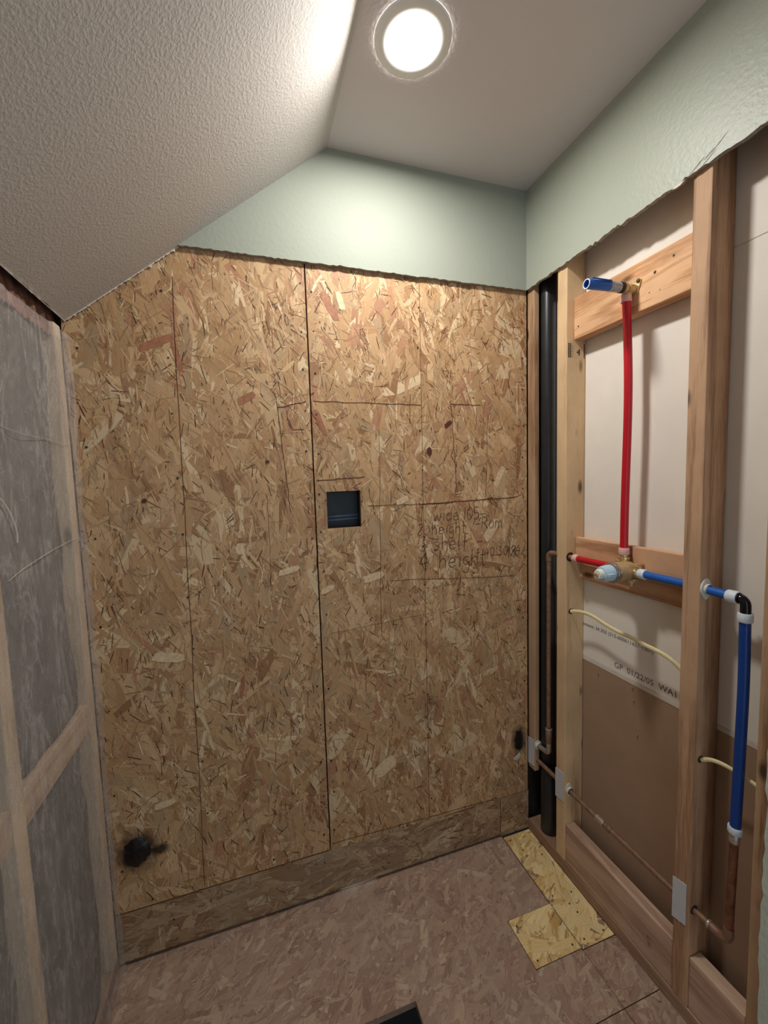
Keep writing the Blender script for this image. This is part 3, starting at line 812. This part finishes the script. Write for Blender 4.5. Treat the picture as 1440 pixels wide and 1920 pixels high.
# ---------------- right wall (open studs)
wall_right = structure(empty('wall_right', (0.04, -0.4, 0)), 'right wall with open studs below pale green drywall', 'wall')
def stud(y0, y1, mat, x0=0.0, x1=XB - 0.0015, z0=0.0425, z1=2.40):
    return box('stud', (x0, y0, z0), (x1, y1, z1), M[mat], wall_right, 0.003)
stud0 = stud(-0.040, -0.002, 'stud_old_z', 0.0012, 0.023, z0=0.27)
stud1 = stud(-0.203, -0.160, 'stud_z')
stud2 = stud(-0.641, -0.599, 'stud_or_z')
stud3 = stud(-0.812, -0.769, 'stud_old_z', z1=2.42)
for o, l in ((stud0, 'narrow wooden nailer at the corner'), (stud1, 'pale wooden stud beside the black pipe'), (stud2, 'orange-brown wooden stud in the middle'), (stud3, 'wooden stud at the drywall edge')): o['label'] = l
y = -1.21
while y > YN:
    stud(y - 0.043, y, 'stud_old_z'); y -= 0.406
box('sole_plate', (-0.0005, YN, 0.0), (XB - 0.0015, 0.0, 0.0415), M['plate_y'], wall_right, 0.003)
box('top_plate', (0.0, YN, 2.401), (XB - 0.0015, 0.0, 2.439), M['plate_y'], wall_right, 0.002)
hdr = box('blocking', (0.028, -0.5985, 1.868), (0.066, -0.2035, 1.998), M['block_y'], wall_right, 0.002)
hdr['label'] = 'wide orange-grained wooden block behind the blue stub'
box('blocking', (0.040, -0.4245, 1.130), (0.0585, -0.2035, 1.2185), M['block_mid_y'], wall_right, 0.002)
box('blocking', (0.034, -0.5985, 1.130), (0.0585, -0.4265, 1.2190), M['block_mid_y'], wall_right, 0.002)
box('blocking', (0.060, -0.5985, 1.072), (0.0765, -0.2035, 1.2120), M['block_mid_y'], wall_right, 0.002)
lowb = box('blocking', (0.003, -0.5985, 0.0425), (0.041, -0.2035, 0.184), M['block_old_y'], wall_right, 0.003)
box('blocking', (0.003, -0.768, 0.0425), (0.041, -0.6415, 0.188), M['block_old_y'], wall_right, 0.003)
# back of the stud bays: sheets of the neighbouring room's drywall
def back_sheet(z0, z1, mat, x=XB, lab=None, y0=0.02):
    o = box('drywall_sheet', (x, YN, z0), (x + 0.013, y0, z1), M[mat], wall_right)
    if lab: o['label'] = lab
    return o
back_sheet(1.9385, 2.44, 'board_grey')
gsheet = back_sheet(0.7975, 1.9365, 'board_grey', lab='grey paper back of drywall sheet')
box('sheet_edge', (XB - 0.0008, YN, 0.7845), (XB + 0.012, 0.02, 0.7962), M['board_edge'], wall_right)
bsheet = back_sheet(0.0, 0.784, 'board_brown', lab='brown paper back of drywall sheet')
# nails through the sheet
bm = bmesh.new()
for (u, v) in ((-0.27, 0.762), (-0.40, 0.775), (-0.405, 0.735), (-0.42, 0.635)): tube_bm(bm, [(XB, u, v), (XB - 0.005, u, v)], 0.0022, 8)
o = link('nail_tips', bm_mesh(bm, 'nail_tips'), M['solder'], bsheet); o['kind'] = 'stuff'
# print on the grey paper: text reads towards -y on the plane x = XB, facing -x
def wall_text_m(x, y, z, tilt=0.0):
    return Matrix.Translation((x, y, z)) @ Matrix(((0, 0, -1, 0), (-1, 0, 0, 0), (0, 1, 0, 0), (0, 0, 0, 1))) @ Matrix.Rotation(tilt, 4, 'Z')
text_mesh('printed_text', 'o content: 34.303 (315-600611657-1007)', 0.0172, wall_text_m(XB - 0.0004, -0.178, 0.907), M['stamp'], gsheet)
text_mesh('printed_text', 'GP  01/22/05  WA1  0', 0.0255, wall_text_m(XB - 0.0004, -0.332, 0.8115), M['stamp'], gsheet)
# lumber marks
def side_text_m(x, y, z, rot): # on a face looking towards -y; text reads towards +x
    return Matrix.Translation((x, y, z)) @ Matrix(((1, 0, 0, 0), (0, 0, -1, 0), (0, 1, 0, 0), (0, 0, 0, 1))) @ Matrix.Rotation(rot, 4, 'Z')
text_mesh('lumber_mark', '4', 0.030, side_text_m(0.038, -0.2034, 1.822, math.radians(-8)), M['marker'], stud1)
for x, w in ((0.006, 0.004), (0.0135, 0.003), (0.069, 0.003)):
    box('lumber_mark', (x, -0.2036, 1.812), (x + w, -0.2028, 1.858), M['marker'], stud1)
for k in range(5): box('lumber_mark', (0.021 + 0.002 * (k % 2), -0.2036, 1.815 + k * 0.008), (0.0235 + 0.002 * (k % 2), -0.2028, 1.819 + k * 0.008), M['stamp'], stud1)
text_mesh('lumber_mark', 'H T', 0.020, Matrix.Translation((0.0026, -0.538, 0.088)) @ Matrix(((0, 0, -1, 0), (-1, 0, 0, 0), (0, 1, 0, 0), (0, 0, 0, 1))) @ Matrix.Rotation(math.radians(90), 4, 'Z'), M['stamp'], lowb)
# dark discs painting the shade of holes where pipes and cables pass the studs
def bore(x, y, z, r, parent, mat='nail'):
    lathe('hole_shade_disc', [(0, 0.0), (0, r), (0.0012, r * 0.98), (0.0012, 0.0)], (x, y, z), (0, -1, 0), M[mat], parent, 18)
bore(0.018, -0.2025, 1.152, 0.016, stud1); bore(0.022, -0.2025, 0.962, 0.010, stud1); bore(0.015, -0.6405, 0.314, 0.012, stud2); bore(0.02, -0.6405, 0.719, 0.009, stud2)
# screw and nail holes on the wide block
for (u, v, r) in ((-0.485, 1.950, 0.0042), (-0.535, 1.967, 0.0034), (-0.222, 1.905, 0.003), (-0.47, 1.905, 0.0016), (-0.50, 1.90, 0.0014)):
    lathe('screw_hole', [(0, 0.0), (0, r), (0.0006, r * 0.9), (0.0006, 0.0)], (0.0281, u, v), (-1, 0, 0), M['nail'], hdr, 14)
# painted drywall: strip above and full-height piece near the camera
botr = jag((YG + 0.0005, ZD), (-0.797, ZD + 0.004), 90, 0.0022, 1)
edge_near = jag((-0.797, ZD + 0.004), (-0.797, 0.002), 80, 0.0035, 0)
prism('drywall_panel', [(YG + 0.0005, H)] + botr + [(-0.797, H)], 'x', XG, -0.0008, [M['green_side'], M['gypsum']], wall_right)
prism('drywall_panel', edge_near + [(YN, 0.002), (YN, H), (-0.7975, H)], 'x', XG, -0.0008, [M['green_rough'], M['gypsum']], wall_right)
# scored paint and torn paper by the cut edge
for (u, v, L, a) in ((-0.660, 2.128, 0.05, 0.55), (-0.640, 2.120, 0.03, 0.5), (-0.622, 2.117, 0.026, 0.5), (-0.612, 2.111, 0.045, 0.45), (-0.640, 2.112, 0.04, 0.45)):
    bm = bmesh.new()
    d = Vector((0, -math.cos(a), math.sin(a))); n_ = Vector((0, math.sin(a), math.cos(a)))
    c = Vector((XG - 0.0006, u, v)); q = [c - d * L / 2, c + n_ * 0.0014, c + d * L / 2, c - n_ * 0.0008]
    bm.faces.new([bm.verts.new(p) for p in q])
    link('knife_score', bm_mesh(bm, 'knife_score'), M['gypsum'], wall_right)
bm = bmesh.new()
tp = [(XG, -0.556, ZD), (XG - .001, -0.566, ZD - .004), (XG - .003, -0.580, ZD - .005), (XG - .002, -0.59, ZD + .001)]
a_ = [bm.verts.new(p) for p in tp]; b2 = [bm.verts.new((p[0] + .0012, p[1], p[2])) for p in tp]
bm.faces.new(a_); bm.faces.new(b2[::-1])
for i in range(4): bm.faces.new((a_[i], b2[i], b2[(i + 1) % 4], a_[(i + 1) % 4]))
link('torn_paper', bm_mesh(bm, 'torn_paper'), M['board_edge'], wall_right)

# ---------------- left wall (studs and insulation behind the film)
wall_left = structure(empty('wall_left', (XL, -0.5, 0)), 'left wall with wooden studs and grey insulation behind plastic film', 'wall')
XS = XL - 0.012
for y1, w in ((-0.004, 0.040), (-0.385, 0.042), (-0.790, 0.042), (-1.2, 0.042), (-1.6, 0.042), (-2.0, 0.042)):
    box('stud', (XS - 0.085, y1 - w, 0.045), (XS, y1, 1.86), M['stud_film'], wall_left, 0.003)
box('blocking', (XS - 0.085, -0.3845, 0.775), (XS - 0.003, -0.0445, 0.85), M['block_film'], wall_left, 0.003)
box('blocking', (XS - 0.085, -0.7895, 0.775), (XS - 0.003, -0.4275, 0.85), M['block_film'], wall_left, 0.003)
box('sole_plate', (XS - 0.085, YN, 0.0), (XS, 0.0, 0.044), M['plate_y'], wall_left, 0.003)
def batt(y0, y1, z0, z1, seed):
    bm = bmesh.new(); ny, nz = 14, 40; grid = []
    for j in range(nz + 1):
        row = []
        for i in range(ny + 1):
            yy = y0 + (y1 - y0) * i / ny; zz = z0 + (z1 - z0) * j / nz
            edge = min(i, ny - i) / ny
            xx = XS - 0.028 + 0.014 * min(1, edge * 5) + 0.010 * noise.noise(Vector((yy * 9, zz * 7, seed)))
            row.append(bm.verts.new((min(xx, XS - 0.004), yy, zz)))
        grid.append(row)
    for j in range(nz):
        for i in range(ny): bm.faces.new((grid[j][i], grid[j][i + 1], grid[j + 1][i + 1], grid[j + 1][i]))
    bk = [bm.verts.new((XS - 0.08, yy, zz)) for yy, zz in ((y0, z0), (y1, z0), (y1, z1), (y0, z1))]
    bm.faces.new(bk)
    cs = [grid[0], [r_[-1] for r_ in grid], grid[-1][::-1], [r_[0] for r_ in grid][::-1]]
    for k, c in enumerate(cs): bm.faces.new(c + [bk[(k + 1) % 4], bk[k]])
    return link('insulation_batt', bm_mesh(bm, 'insulation_batt', True), M['insulation'], wall_left)
for k, (a, b_) in enumerate(((-0.384, -0.0445), (-0.789, -0.4275), (-1.199, -0.833), (-1.599, -1.243), (-1.999, -1.643))):
    batt(a, b_, 0.046, 0.773, k); batt(a, b_, 0.852, 1.835, k + 10)
# ragged brown insulation edge in the gap under the slope
bm = bmesh.new(); rows = []
for j in range(7):
    row = []
    for i in range(150):
        yy = 0.0 - 1.2 * i / 149; t = j / 6
        xx = XS - 0.006 - 0.045 * t * t + 0.012 * noise.noise(Vector((yy * 42, t * 3.1, 3))) + 0.007 * noise.noise(Vector((yy * 120, t * 6, 8)))
        row.append(bm.verts.new((min(xx, XL - 0.001), yy, 1.822 + 0.15 * t)))
    rows.append(row)
for j in range(6):
    for i in range(149): bm.faces.new((rows[j][i], rows[j][i + 1], rows[j + 1][i + 1], rows[j + 1][i]))
link('insulation_edge', bm_mesh(bm, 'insulation_edge', True), M['insul_dark'], wall_left)
box('outer_sheathing', (XS - 0.10, YN, 0.0), (XS - 0.0865, 0.03, 2.58), M['void'], wall_left)

# ---------------- plastic film
ny, nz = 150, 170
bm = bmesh.new(); grid = []
for j in range(nz + 1):
    row = []; z = 0.001 + (1.837 - 0.001) * j / nz
    e = 0.010 * noise.noise(Vector((3.3, z * 3.1, 0))) + 0.006 * noise.noise(Vector((9.3, z * 9, 0)))
    if z < 0.25: e -= 0.01 * (0.25 - z)
    for i in range(ny + 1):
        t = i / ny; y = -1.30 * t
        f = noise.noise(Vector((y * 7, z * 2.2, 1.5))) * 0.006 + noise.noise(Vector((y * 22 + z * 5, z * 5, 4))) * 0.0035 + noise.noise(Vector((y * 60, z * 14, 6))) * 0.0012
        f += 0.006 * max(0, noise.noise(Vector((y * 16 - z * 4.2, z * 1.1, 12)))) ** 1.5
        # taut where stapled to studs
        d = min(abs(y + 0.406), abs(y + 0.811), abs(y + 0.02))
        f *= min(1, 0.25 + d / 0.06)
        ee = e * max(0, 1 - t * 14)
        top = 0.006 * noise.noise(Vector((y * 13, 0, 2))) if j == nz else 0
        x = XL + 0.001 + f + max(0, 0.005 * (1 - t * 30)) + max(0, ee) * 1.1
        row.append(bm.verts.new((max(x, XS + 0.003), min(-0.0045, y - 0.005 - 0.35 * abs(ee)), z + top)))
    grid.append(row)
for j in range(nz):
    for i in range(ny): bm.faces.new((grid[j][i], grid[j][i + 1], grid[j + 1][i + 1], grid[j + 1][i]))
film = link('plastic_sheet', bm_mesh(bm, 'plastic_sheet', True), M['film'])
tag(film, 'wrinkled translucent plastic sheet stretched over the left stud wall', 'plastic sheet')
# long creases pressed into the film
def crease(pts, w, parent):
    bm = bmesh.new(); tube_bm(bm, catmull(pts, 8), w, 6)
    return link('crease', bm_mesh(bm, 'crease', True), M['film_fold'], parent)
M['film_fold'] = plain('folded_film', srgb(206, 196, 190), 0.35, var=0.1)
crease([(XL + 0.009, -0.415, 1.43), (XL + 0.010, -0.385, 1.40), (XL + 0.010, -0.365, 1.36), (XL + 0.008, -0.362, 1.335)], 0.0016, film)
crease([(XL + 0.003, -0.40, 1.56), (XL + 0.007, -0.30, 1.55), (XL + 0.006, -0.19, 1.55), (XL + 0.006, -0.07, 1.545)], 0.0006, film)
crease([(XL + 0.006, -0.40, 1.27), (XL + 0.007, -0.33, 1.285), (XL + 0.006, -0.20, 1.30), (XL + 0.006, -0.07, 1.31)], 0.0006, film)

# ================================================================== THINGS
# ---------------- ceiling lamp
LX, LY = -0.592, -0.374
lamp = tag(empty('recessed_light', (LX, LY, H)), 'round lit recessed ceiling light with white trim ring', 'ceiling light')
lathe('trim_ring', [(0.0004, 0.090), (0.0040, 0.0885), (0.0055, 0.084), (0.0060, 0.066), (0.0045, 0.0622), (0.0022, 0.0605)], (LX, LY, H), (0, 0, -1), M['trim'], lamp, 48)
lathe('lens', [(0.0012, 0.0606), (0.0026, 0.0600), (0.0032, 0.0)], (LX, LY, H), (0, 0, -1), M['lens'], lamp, 48)

# ---------------- black vent pipe in the corner bay
vent = tag(empty('vent_pipe', (0.05, -0.054, 0)), 'black plastic drain pipe standing in the corner stud bay', 'pipe')
lathe('pipe', [(0.30, 0.0), (0.30, 0.0255), (2.39, 0.0255), (2.39, 0.0)], (0.0505, -0.0535, 0), (0, 0, 1), M['abs'], vent)
lathe('hub', [(0.045, 0.0), (0.045, 0.033), (0.27, 0.033), (0.276, 0.031), (0.300, 0.0275), (0.300, 0.0)], (0.0425, -0.0755, 0), (0, 0, 1), M['abs'], vent)

# ---------------- copper pipes
PX = 0.015
cold = tag(empty('copper_pipe', (PX, -0.4, 0.30)), 'long copper pipe running low through the studs to an upright at right', 'pipe')
tube('pipe', [(PX, -0.0405, 0.313), (PX, -0.335, 0.312), (PX, -0.700, 0.315)], 0.0078, M['copper'], cold)
lathe('coupling', [(0, 0.0085), (0.002, 0.0102), (0.030, 0.0102), (0.032, 0.0085)], (PX, -0.328, 0.312), (0, -1, 0), M['solder'], cold)
lathe('coupling', [(0, 0.0085), (0.002, 0.0100), (0.012, 0.0100), (0.014, 0.0085)], (PX, -0.372, 0.312), (0, -1, 0), M['copper'], cold)
tube('elbow', catmull([(PX, -0.682, 0.315), (PX, -0.702, 0.315), (PX, -0.716, 0.322), (PX, -0.721, 0.336), (PX, -0.721, 0.352)], 5), 0.0102, M['copper'], cold)
lathe('solder_ring', [(0, 0.0085), (0.002, 0.0108), (0.006, 0.0108), (0.008, 0.0085)], (PX, -0.682, 0.315), (0, 1, 0), M['solder'], cold)
tube('riser', [(PX, -0.721, 0.345), (PX, -0.723, 0.47), (PX, -0.725, 0.585)], 0.0088, M['copper_dark'], cold)
lathe('adapter', [(0, 0.0105), (0.02, 0.0105), (0.022, 0.009), (0.03, 0.009)], (PX, -0.725, 0.575), (0, 0, 1), M['solder'], cold)

hot = tag(empty('copper_pipe', (0.008, -0.108, 0.4)), 'thin upright copper pipe in front of the black corner pipe', 'pipe')
CX, CY = 0.010, -0.108
tube('pipe', [(CX, CY, 0.475), (CX, CY, 1.135)], 0.0078, M['copper'], hot)
tube('elbow', catmull([(CX, CY, 1.122), (CX, CY, 1.140), (CX + .001, CY - 0.008, 1.151), (CX + .003, CY - 0.024, 1.152), (0.0155, -0.1585, 1.152)], 5), 0.0095, M['copper'], hot)
tube('stub', [(0.0165, -0.150, 1.152), (0.0165, -0.232, 1.151)], 0.0082, M['copper'], hot)
lathe('reducer', [(0, 0.0085), (0.004, 0.0112), (0.030, 0.0112), (0.05, 0.0098), (0.055, 0.0085)], (CX, CY, 0.482), (0, 0, -1), M['copper'], hot)
lathe('solder_ring', [(0, 0.0088), (0.001, 0.0120), (0.005, 0.0120), (0.006, 0.0088)], (CX, CY, 0.486), (0, 0, -1), M['solder'], hot)
tube('tee', catmull([(CX, CY, 0.432), (CX, CY, 0.398), (CX, CY + 0.012, 0.386), (CX + .004, CY + 0.03, 0.381), (0.012, -0.0415, 0.378)], 5), 0.0088, M['solder'], hot)

# ---------------- red and blue pipes
def crimp(parent, origin, direction, mat='ring', L=0.020, r=0.0142):
    return lathe('crimp_ring', [(0, 0.0100), (0.0, r * 0.93), (0.002, r), (L - 0.002, r), (L, r * 0.93), (L, 0.0100)], origin, direction, M[mat], parent)
rp = tag(empty('red_pipe', (0.0165, -0.29, 1.152)), 'short horizontal red plastic pipe feeding the shower valve', 'pipe')
tube('pipe', [(0.0165, -0.226, 1.151), (0.0165, -0.30, 1.152), (0.016, -0.385, 1.153)], 0.0105, M['red'], rp)
crimp(rp, (0.0165, -0.222, 1.151), (0, -1, 0), 'ring_pink')

VY, VZ = -0.432, 1.152
rr_ = tag(empty('red_pipe', (PX, -0.417, 1.2)), 'tall upright red plastic pipe from valve to shower outlet', 'pipe')
tube('pipe', catmull([(PX, -0.417, 1.200), (PX, -0.4175, 1.335), (PX, -0.4225, 1.62), (PX - .001, -0.419, 1.796), (0.010, -0.415, 1.915)], 8), 0.0108, M['red'], rr_)
crimp(rr_, (PX, -0.417, 1.196), (0, 0, 1), 'ring_pink')
crimp(rr_, (0.0102, -0.415, 1.900), (0, 0, 1), 'ring_pink', L=0.018)

bh = tag(empty('blue_pipe', (PX, -0.58, 1.15)), 'horizontal blue plastic pipe from the valve through the stud', 'pipe')
tube('pipe', [(PX, -0.470, 1.151), (PX, -0.590, 1.152), (PX, -0.701, 1.148)], 0.0105, M['blue_light'], bh)
crimp(bh, (PX, -0.468, 1.151), (0, -1, 0))
crimp(bh, (PX, -0.692, 1.148), (0, -1, 0), L=0.022)
bv = tag(empty('blue_pipe', (PX, -0.728, 0.6)), 'long upright blue plastic pipe at the right edge', 'pipe')
tube('pipe', catmull([(PX, -0.7285, 1.112), (PX, -0.7305, 0.95), (PX, -0.7285, 0.78), (PX, -0.7255, 0.600)], 8), 0.0108, M['blue'], bv)
crimp(bv, (PX, -0.7285, 1.118), (0, 0, -1), L=0.020)
crimp(bv, (PX, -0.7255, 0.598), (0, 0, 1), L=0.016)
el = tag(empty('elbow_fitting', (PX, -0.726, 1.13)), 'glossy black elbow joining the two blue pipes', 'pipe fitting')
tube('elbow', catmull([(PX, -0.7125, 1.1475), (PX, -0.7205, 1.1470), (PX, -0.7270, 1.1400), (PX, -0.7285, 1.1300), (PX, -0.7285, 1.1165)], 6), 0.0102, M['black_fit'], el)
lathe('collar', [(0, 0.0102), (0.0, 0.0120), (0.004, 0.0120), (0.004, 0.0102)], (PX, -0.7135, 1.1475), (0, -1, 0), M['black_fit'], el)

# ---------------- shower valve
val = tag(empty('shower_valve', (PX, VY, VZ)), 'brass shower mixer valve with pale blue cartridge facing the room', 'valve')
lathe('body', [(-0.018, 0.0), (-0.018, 0.020), (-0.012, 0.026), (0.010, 0.0275), (0.040, 0.0275), (0.046, 0.0262), (0.046, 0.0)], (0.008, VY, VZ), (-1, 0, 0), M['brass'], val, 36)
lathe('retaining_ring', [(0.046, 0.0), (0.046, 0.0285), (0.049, 0.0300), (0.054, 0.0300), (0.0555, 0.0270), (0.0585, 0.0290), (0.0600, 0.0270), (0.0600, 0.0)], (0.008, VY, VZ), (-1, 0, 0), M['chrome'], val, 36)
cart = lathe('cartridge', [(0.060, 0.0), (0.060, 0.0232), (0.066, 0.0232), (0.086, 0.0215), (0.092, 0.0190), (0.092, 0.0)], (0.008, VY, VZ), (-1, 0, 0), M['cartridge'], val, 32)
lathe('stem_cap', [(0.092, 0.0), (0.092, 0.0145), (0.102, 0.0140), (0.106, 0.0120), (0.106, 0.0)], (0.008, VY, VZ), (-1, 0, 0), M['white_plastic'], cart, 16)
lathe('stem', [(0.106, 0.0), (0.106, 0.0050), (0.113, 0.0046), (0.114, 0.0)], (0.008, VY, VZ), (-1, 0, 0), M['brass_bright'], cart, 12)
for k in range(2): box('cartridge_lug', (-0.082, VY - 0.004 + (0.0175 if k else -0.0255), VZ - 0.004), (-0.060, VY + 0.004 + (0.0255 if k else -0.0175), VZ + 0.004), M['nail' if k else 'cartridge'], cart, 0.001)
lathe('port', [(0.0, 0.0), (0.0, 0.0135), (0.026, 0.0135), (0.028, 0.0155), (0.034, 0.0155), (0.036, 0.0105), (0.048, 0.0100)], (PX, -0.4175, 1.156), (0, 0, 1), M['brass_bright'], val, 20)
lathe('port', [(0.0, 0.0), (0.0, 0.0150), (0.026, 0.0140), (0.028, 0.0158), (0.034, 0.0158), (0.036, 0.0100), (0.044, 0.0095)], (PX, VY + 0.0, 1.151), (0, -1, 0), M['brass_bright'], val, 20)
lathe('port', [(0.0, 0.0), (0.0, 0.0150), (0.026, 0.0140), (0.028, 0.0158), (0.034, 0.0158), (0.036, 0.0112), (0.048, 0.0112)], (PX, VY + 0.0, 1.152), (0, 1, 0), M['brass'], val, 20)
lathe('port', [(0.0, 0.0), (0.0, 0.0130), (0.022, 0.0130), (0.024, 0.0105), (0.030, 0.0100), (0.030, 0.0)], (PX, VY - 0.008, 1.140), (0, 0, -1), M['brass'], val, 20)
for dy, dz in ((-0.031, 0.022), (0.026, 0.024), (-0.030, -0.022)):
    sc_ = lathe('screw', [(0, 0.0), (0, 0.0048), (0.034, 0.0048), (0.037, 0.0034), (0.037, 0.0)], (0.036, VY + dy, VZ + dz), (-1, 0, 0), M['brass_bright'], val, 12)
box('mounting_ear', (0.030, VY - 0.030, VZ - 0.012), (0.0335, VY + 0.030, VZ + 0.012), M['brass'], val, 0.001)

# ---------------- shower outlet: drop-ear elbow with blue stub
stb = tag(empty('shower_stub', (0.0, -0.42, 1.93)), 'open blue stub pipe on a brass elbow near the top block', 'pipe')
E0 = Vector((0.008, -0.4245, 1.933)); ED = Vector((-1, 0.030, -0.012)).normalized()
tube('elbow', catmull([(0.0100, -0.4150, 1.912), (0.0098, -0.4180, 1.924), (0.006, -0.4225, 1.932), (-0.006, -0.4235, 1.9335), (-0.014, -0.4232, 1.9335)], 6), 0.0132, M['brass'], stb)
bm = bmesh.new()
hull = [(-0.448, 1.950), (-0.440, 1.957), (-0.424, 1.952), (-0.406, 1.956), (-0.399, 1.949), (-0.405, 1.934), (-0.413, 1.918), (-0.424, 1.910), (-0.436, 1.918), (-0.444, 1.936)]
fa = [bm.verts.new((0.0235, a, b_)) for a, b_ in hull]; fb = [bm.verts.new((0.0279, a, b_)) for a, b_ in hull]
bm.faces.new(fa); bm.faces.new(fb[::-1])
for i in range(len(hull)): bm.faces.new((fa[i], fb[i], fb[(i + 1) % len(hull)], fa[(i + 1) % len(hull)]))
link('ear_plate', bm_mesh(bm, 'ear_plate'), M['brass_bright'], stb)
tube('ear_neck', [(0.0235, -0.425, 1.933), (0.002, -0.425, 1.933)], 0.0135, M['brass'], stb)
for a, b_ in ((-0.441, 1.948), (-0.406, 1.948)):
    lathe('screw', [(0, 0.0), (0, 0.0055), (0.002, 0.0055), (0.0035, 0.003), (0.0035, 0.0)], (0.0235, a, b_), (-1, 0, 0), M['knot'], stb, 12)
S0 = Vector((-0.012, -0.4232, 1.9335))
lathe('threaded_end', [(0, 0.0), (0, 0.0140), (0.010, 0.0142), (0.012, 0.0128), (0.014, 0.0128)], S0, ED, M['nail'], stb)
lathe('label_wrap', [(0.012, 0.0124), (0.012, 0.0129), (0.046, 0.0129), (0.046, 0.0124)], S0, ED, M['clearwrap'], stb)
lathe('stub_pipe', [(0.044, 0.0), (0.044, 0.0126), (0.118, 0.0126), (0.1195, 0.0120), (0.1195, 0.0104), (0.118, 0.0100), (0.060, 0.0100), (0.060, 0.0)], S0, ED, M['blue_light'], stb)
lathe('rim', [(0.1185, 0.0126), (0.1200, 0.0124), (0.1200, 0.0102), (0.1185, 0.0100)], S0, ED, M['ring'], stb, 32)
box('clip_rib', tuple(S0 + ED * 0.112 + Vector((0, -0.0135, 0.0092))), tuple(S0 + ED * 0.046 + Vector((0, -0.0085, 0.0118))), M['blue_light'], stb, 0.0008)

# ---------------- electric cables
c1 = tag(tube('electric_cable', catmull([(0.0215, -0.2035, 0.962), (0.025, -0.245, 0.972), (0.026, -0.292, 0.973), (0.026, -0.345, 0.962), (0.026, -0.394, 0.955), (0.025, -0.430, 0.955), (0.025, -0.466, 0.950), (0.026, -0.530, 0.944), (0.030, -0.565, 0.930), (0.036, -0.5975, 0.905)], 6), 0.0062, M['cable'], ry=0.0034, up=(0, 0, 1)),
         'cream electric cable sagging between the two studs below the valve', 'cable')
c2 = tag(tube('electric_cable', catmull([(0.0205, -0.6425, 0.719), (0.021, -0.665, 0.733), (0.022, -0.690, 0.739), (0.024, -0.720, 0.738), (0.026, -0.745, 0.735), (0.028, -0.7675, 0.728)], 6), 0.0050, M['cable'], ry=0.0030, up=(0, 0, 1)),
         'short cream electric cable crossing behind the blue upright pipe', 'cable')
c3 = tag(tube('electric_cable', catmull([(0.050, -0.596, 0.83), (0.048, -0.580, 0.80), (0.047, -0.573, 0.77), (0.050, -0.580, 0.745), (0.052, -0.5975, 0.735)], 6), 0.0036, M['cable'], ry=0.0026, up=(1, 0, 0)),
         'small loop of cable peeking out beside the middle stud', 'cable')

# ---------------- steel nail plates
def nail_plate(y0, y1, z0, z1, label, skew, x=0.0):
    bm = bmesh.new()
    n = 7
    top = [(y0 + (y1 - y0) * i / n, z1 + skew * i / n + R.uniform(-.0012, .0012)) for i in range(n + 1)]
    bo = [(y1 - (y1 - y0) * i / n, z0 + skew * (n - i) / n + R.uniform(-.0012, .0012)) for i in range(n + 1)]
    poly = top + bo
    A = [bm.verts.new((x - 0.0020, a, b_)) for a, b_ in poly]; B = [bm.verts.new((x - 0.0002, a, b_)) for a, b_ in poly]
    bm.faces.new(A); bm.faces.new(B[::-1])
    for i in range(len(poly)): bm.faces.new((A[i], B[i], B[(i + 1) % len(poly)], A[(i + 1) % len(poly)]))
    return tag(link('nail_plate', bm_mesh(bm, 'nail_plate'), M['steel']), label, 'nail plate', 'steel nail plates on the studs')
nail_plate(-0.003, -0.037, 0.285, 0.392, 'small grey steel plate on the corner nailer by the dark oval hole', 0.006, x=0.0010)
nail_plate(-0.158, -0.196, 0.262, 0.370, 'grey steel plate low on the pale stud beside the black pipe', 0.004)
nail_plate(-0.597, -0.632, 0.258, 0.372, 'grey steel plate low on the orange-brown middle stud', 0.008)

# ---------------- pipe bushings in the studs
def bushing(x, y, z, r, label, lobes=True):
    root = tag(empty('pipe_bushing', (x, y, z)), label, 'pipe bushing', 'plastic pipe bushings in the studs')
    bm = bmesh.new(); A = []; B = []; n = 36; Ai = []; Bi = []
    for i in range(n):
        t = 2 * math.pi * i / n
        k = r * (1 + (0.45 * abs(math.sin(t)) ** 2.0 if lobes else 0))
        A.append(bm.verts.new((x + math.cos(t) * r * 0.95, y - 0.004, z + math.sin(t) * k))); B.append(bm.verts.new((x + math.cos(t) * r * 0.95, y, z + math.sin(t) * k)))
        Ai.append(bm.verts.new((x + math.cos(t) * 0.0112, y - 0.004, z + math.sin(t) * 0.0112))); Bi.append(bm.verts.new((x + math.cos(t) * 0.0112, y, z + math.sin(t) * 0.0112)))
    for i in range(n):
        k = (i + 1) % n
        bm.faces.new((A[i], A[k], B[k], B[i])); bm.faces.new((Ai[i], Bi[i], Bi[k], Ai[k])); bm.faces.new((A[i], Ai[i], Ai[k], A[k])); bm.faces.new((B[i], B[k], Bi[k], Bi[i]))
    link('flange', bm_mesh(bm, 'flange'), M['bushing'], root)
    lathe('sleeve', [(0, 0.0112), (0, 0.0130), (0.006, 0.0126), (0.007, 0.0112)], (x, y - 0.004, z), (0, -1, 0), M['bushing'], root, 24)
    return root
bushing(0.0165, -0.6412, 1.151, 0.018, 'white plastic bushing around the blue pipe on the middle stud')
bushing(0.0155, -0.2034, 0.313, 0.0165, 'off-white plastic bushing around the low copper pipe')
bushing(0.0140, -0.0405, 0.378, 0.0175, 'rough whitish bushing on the corner nailer beside the copper tee', False)
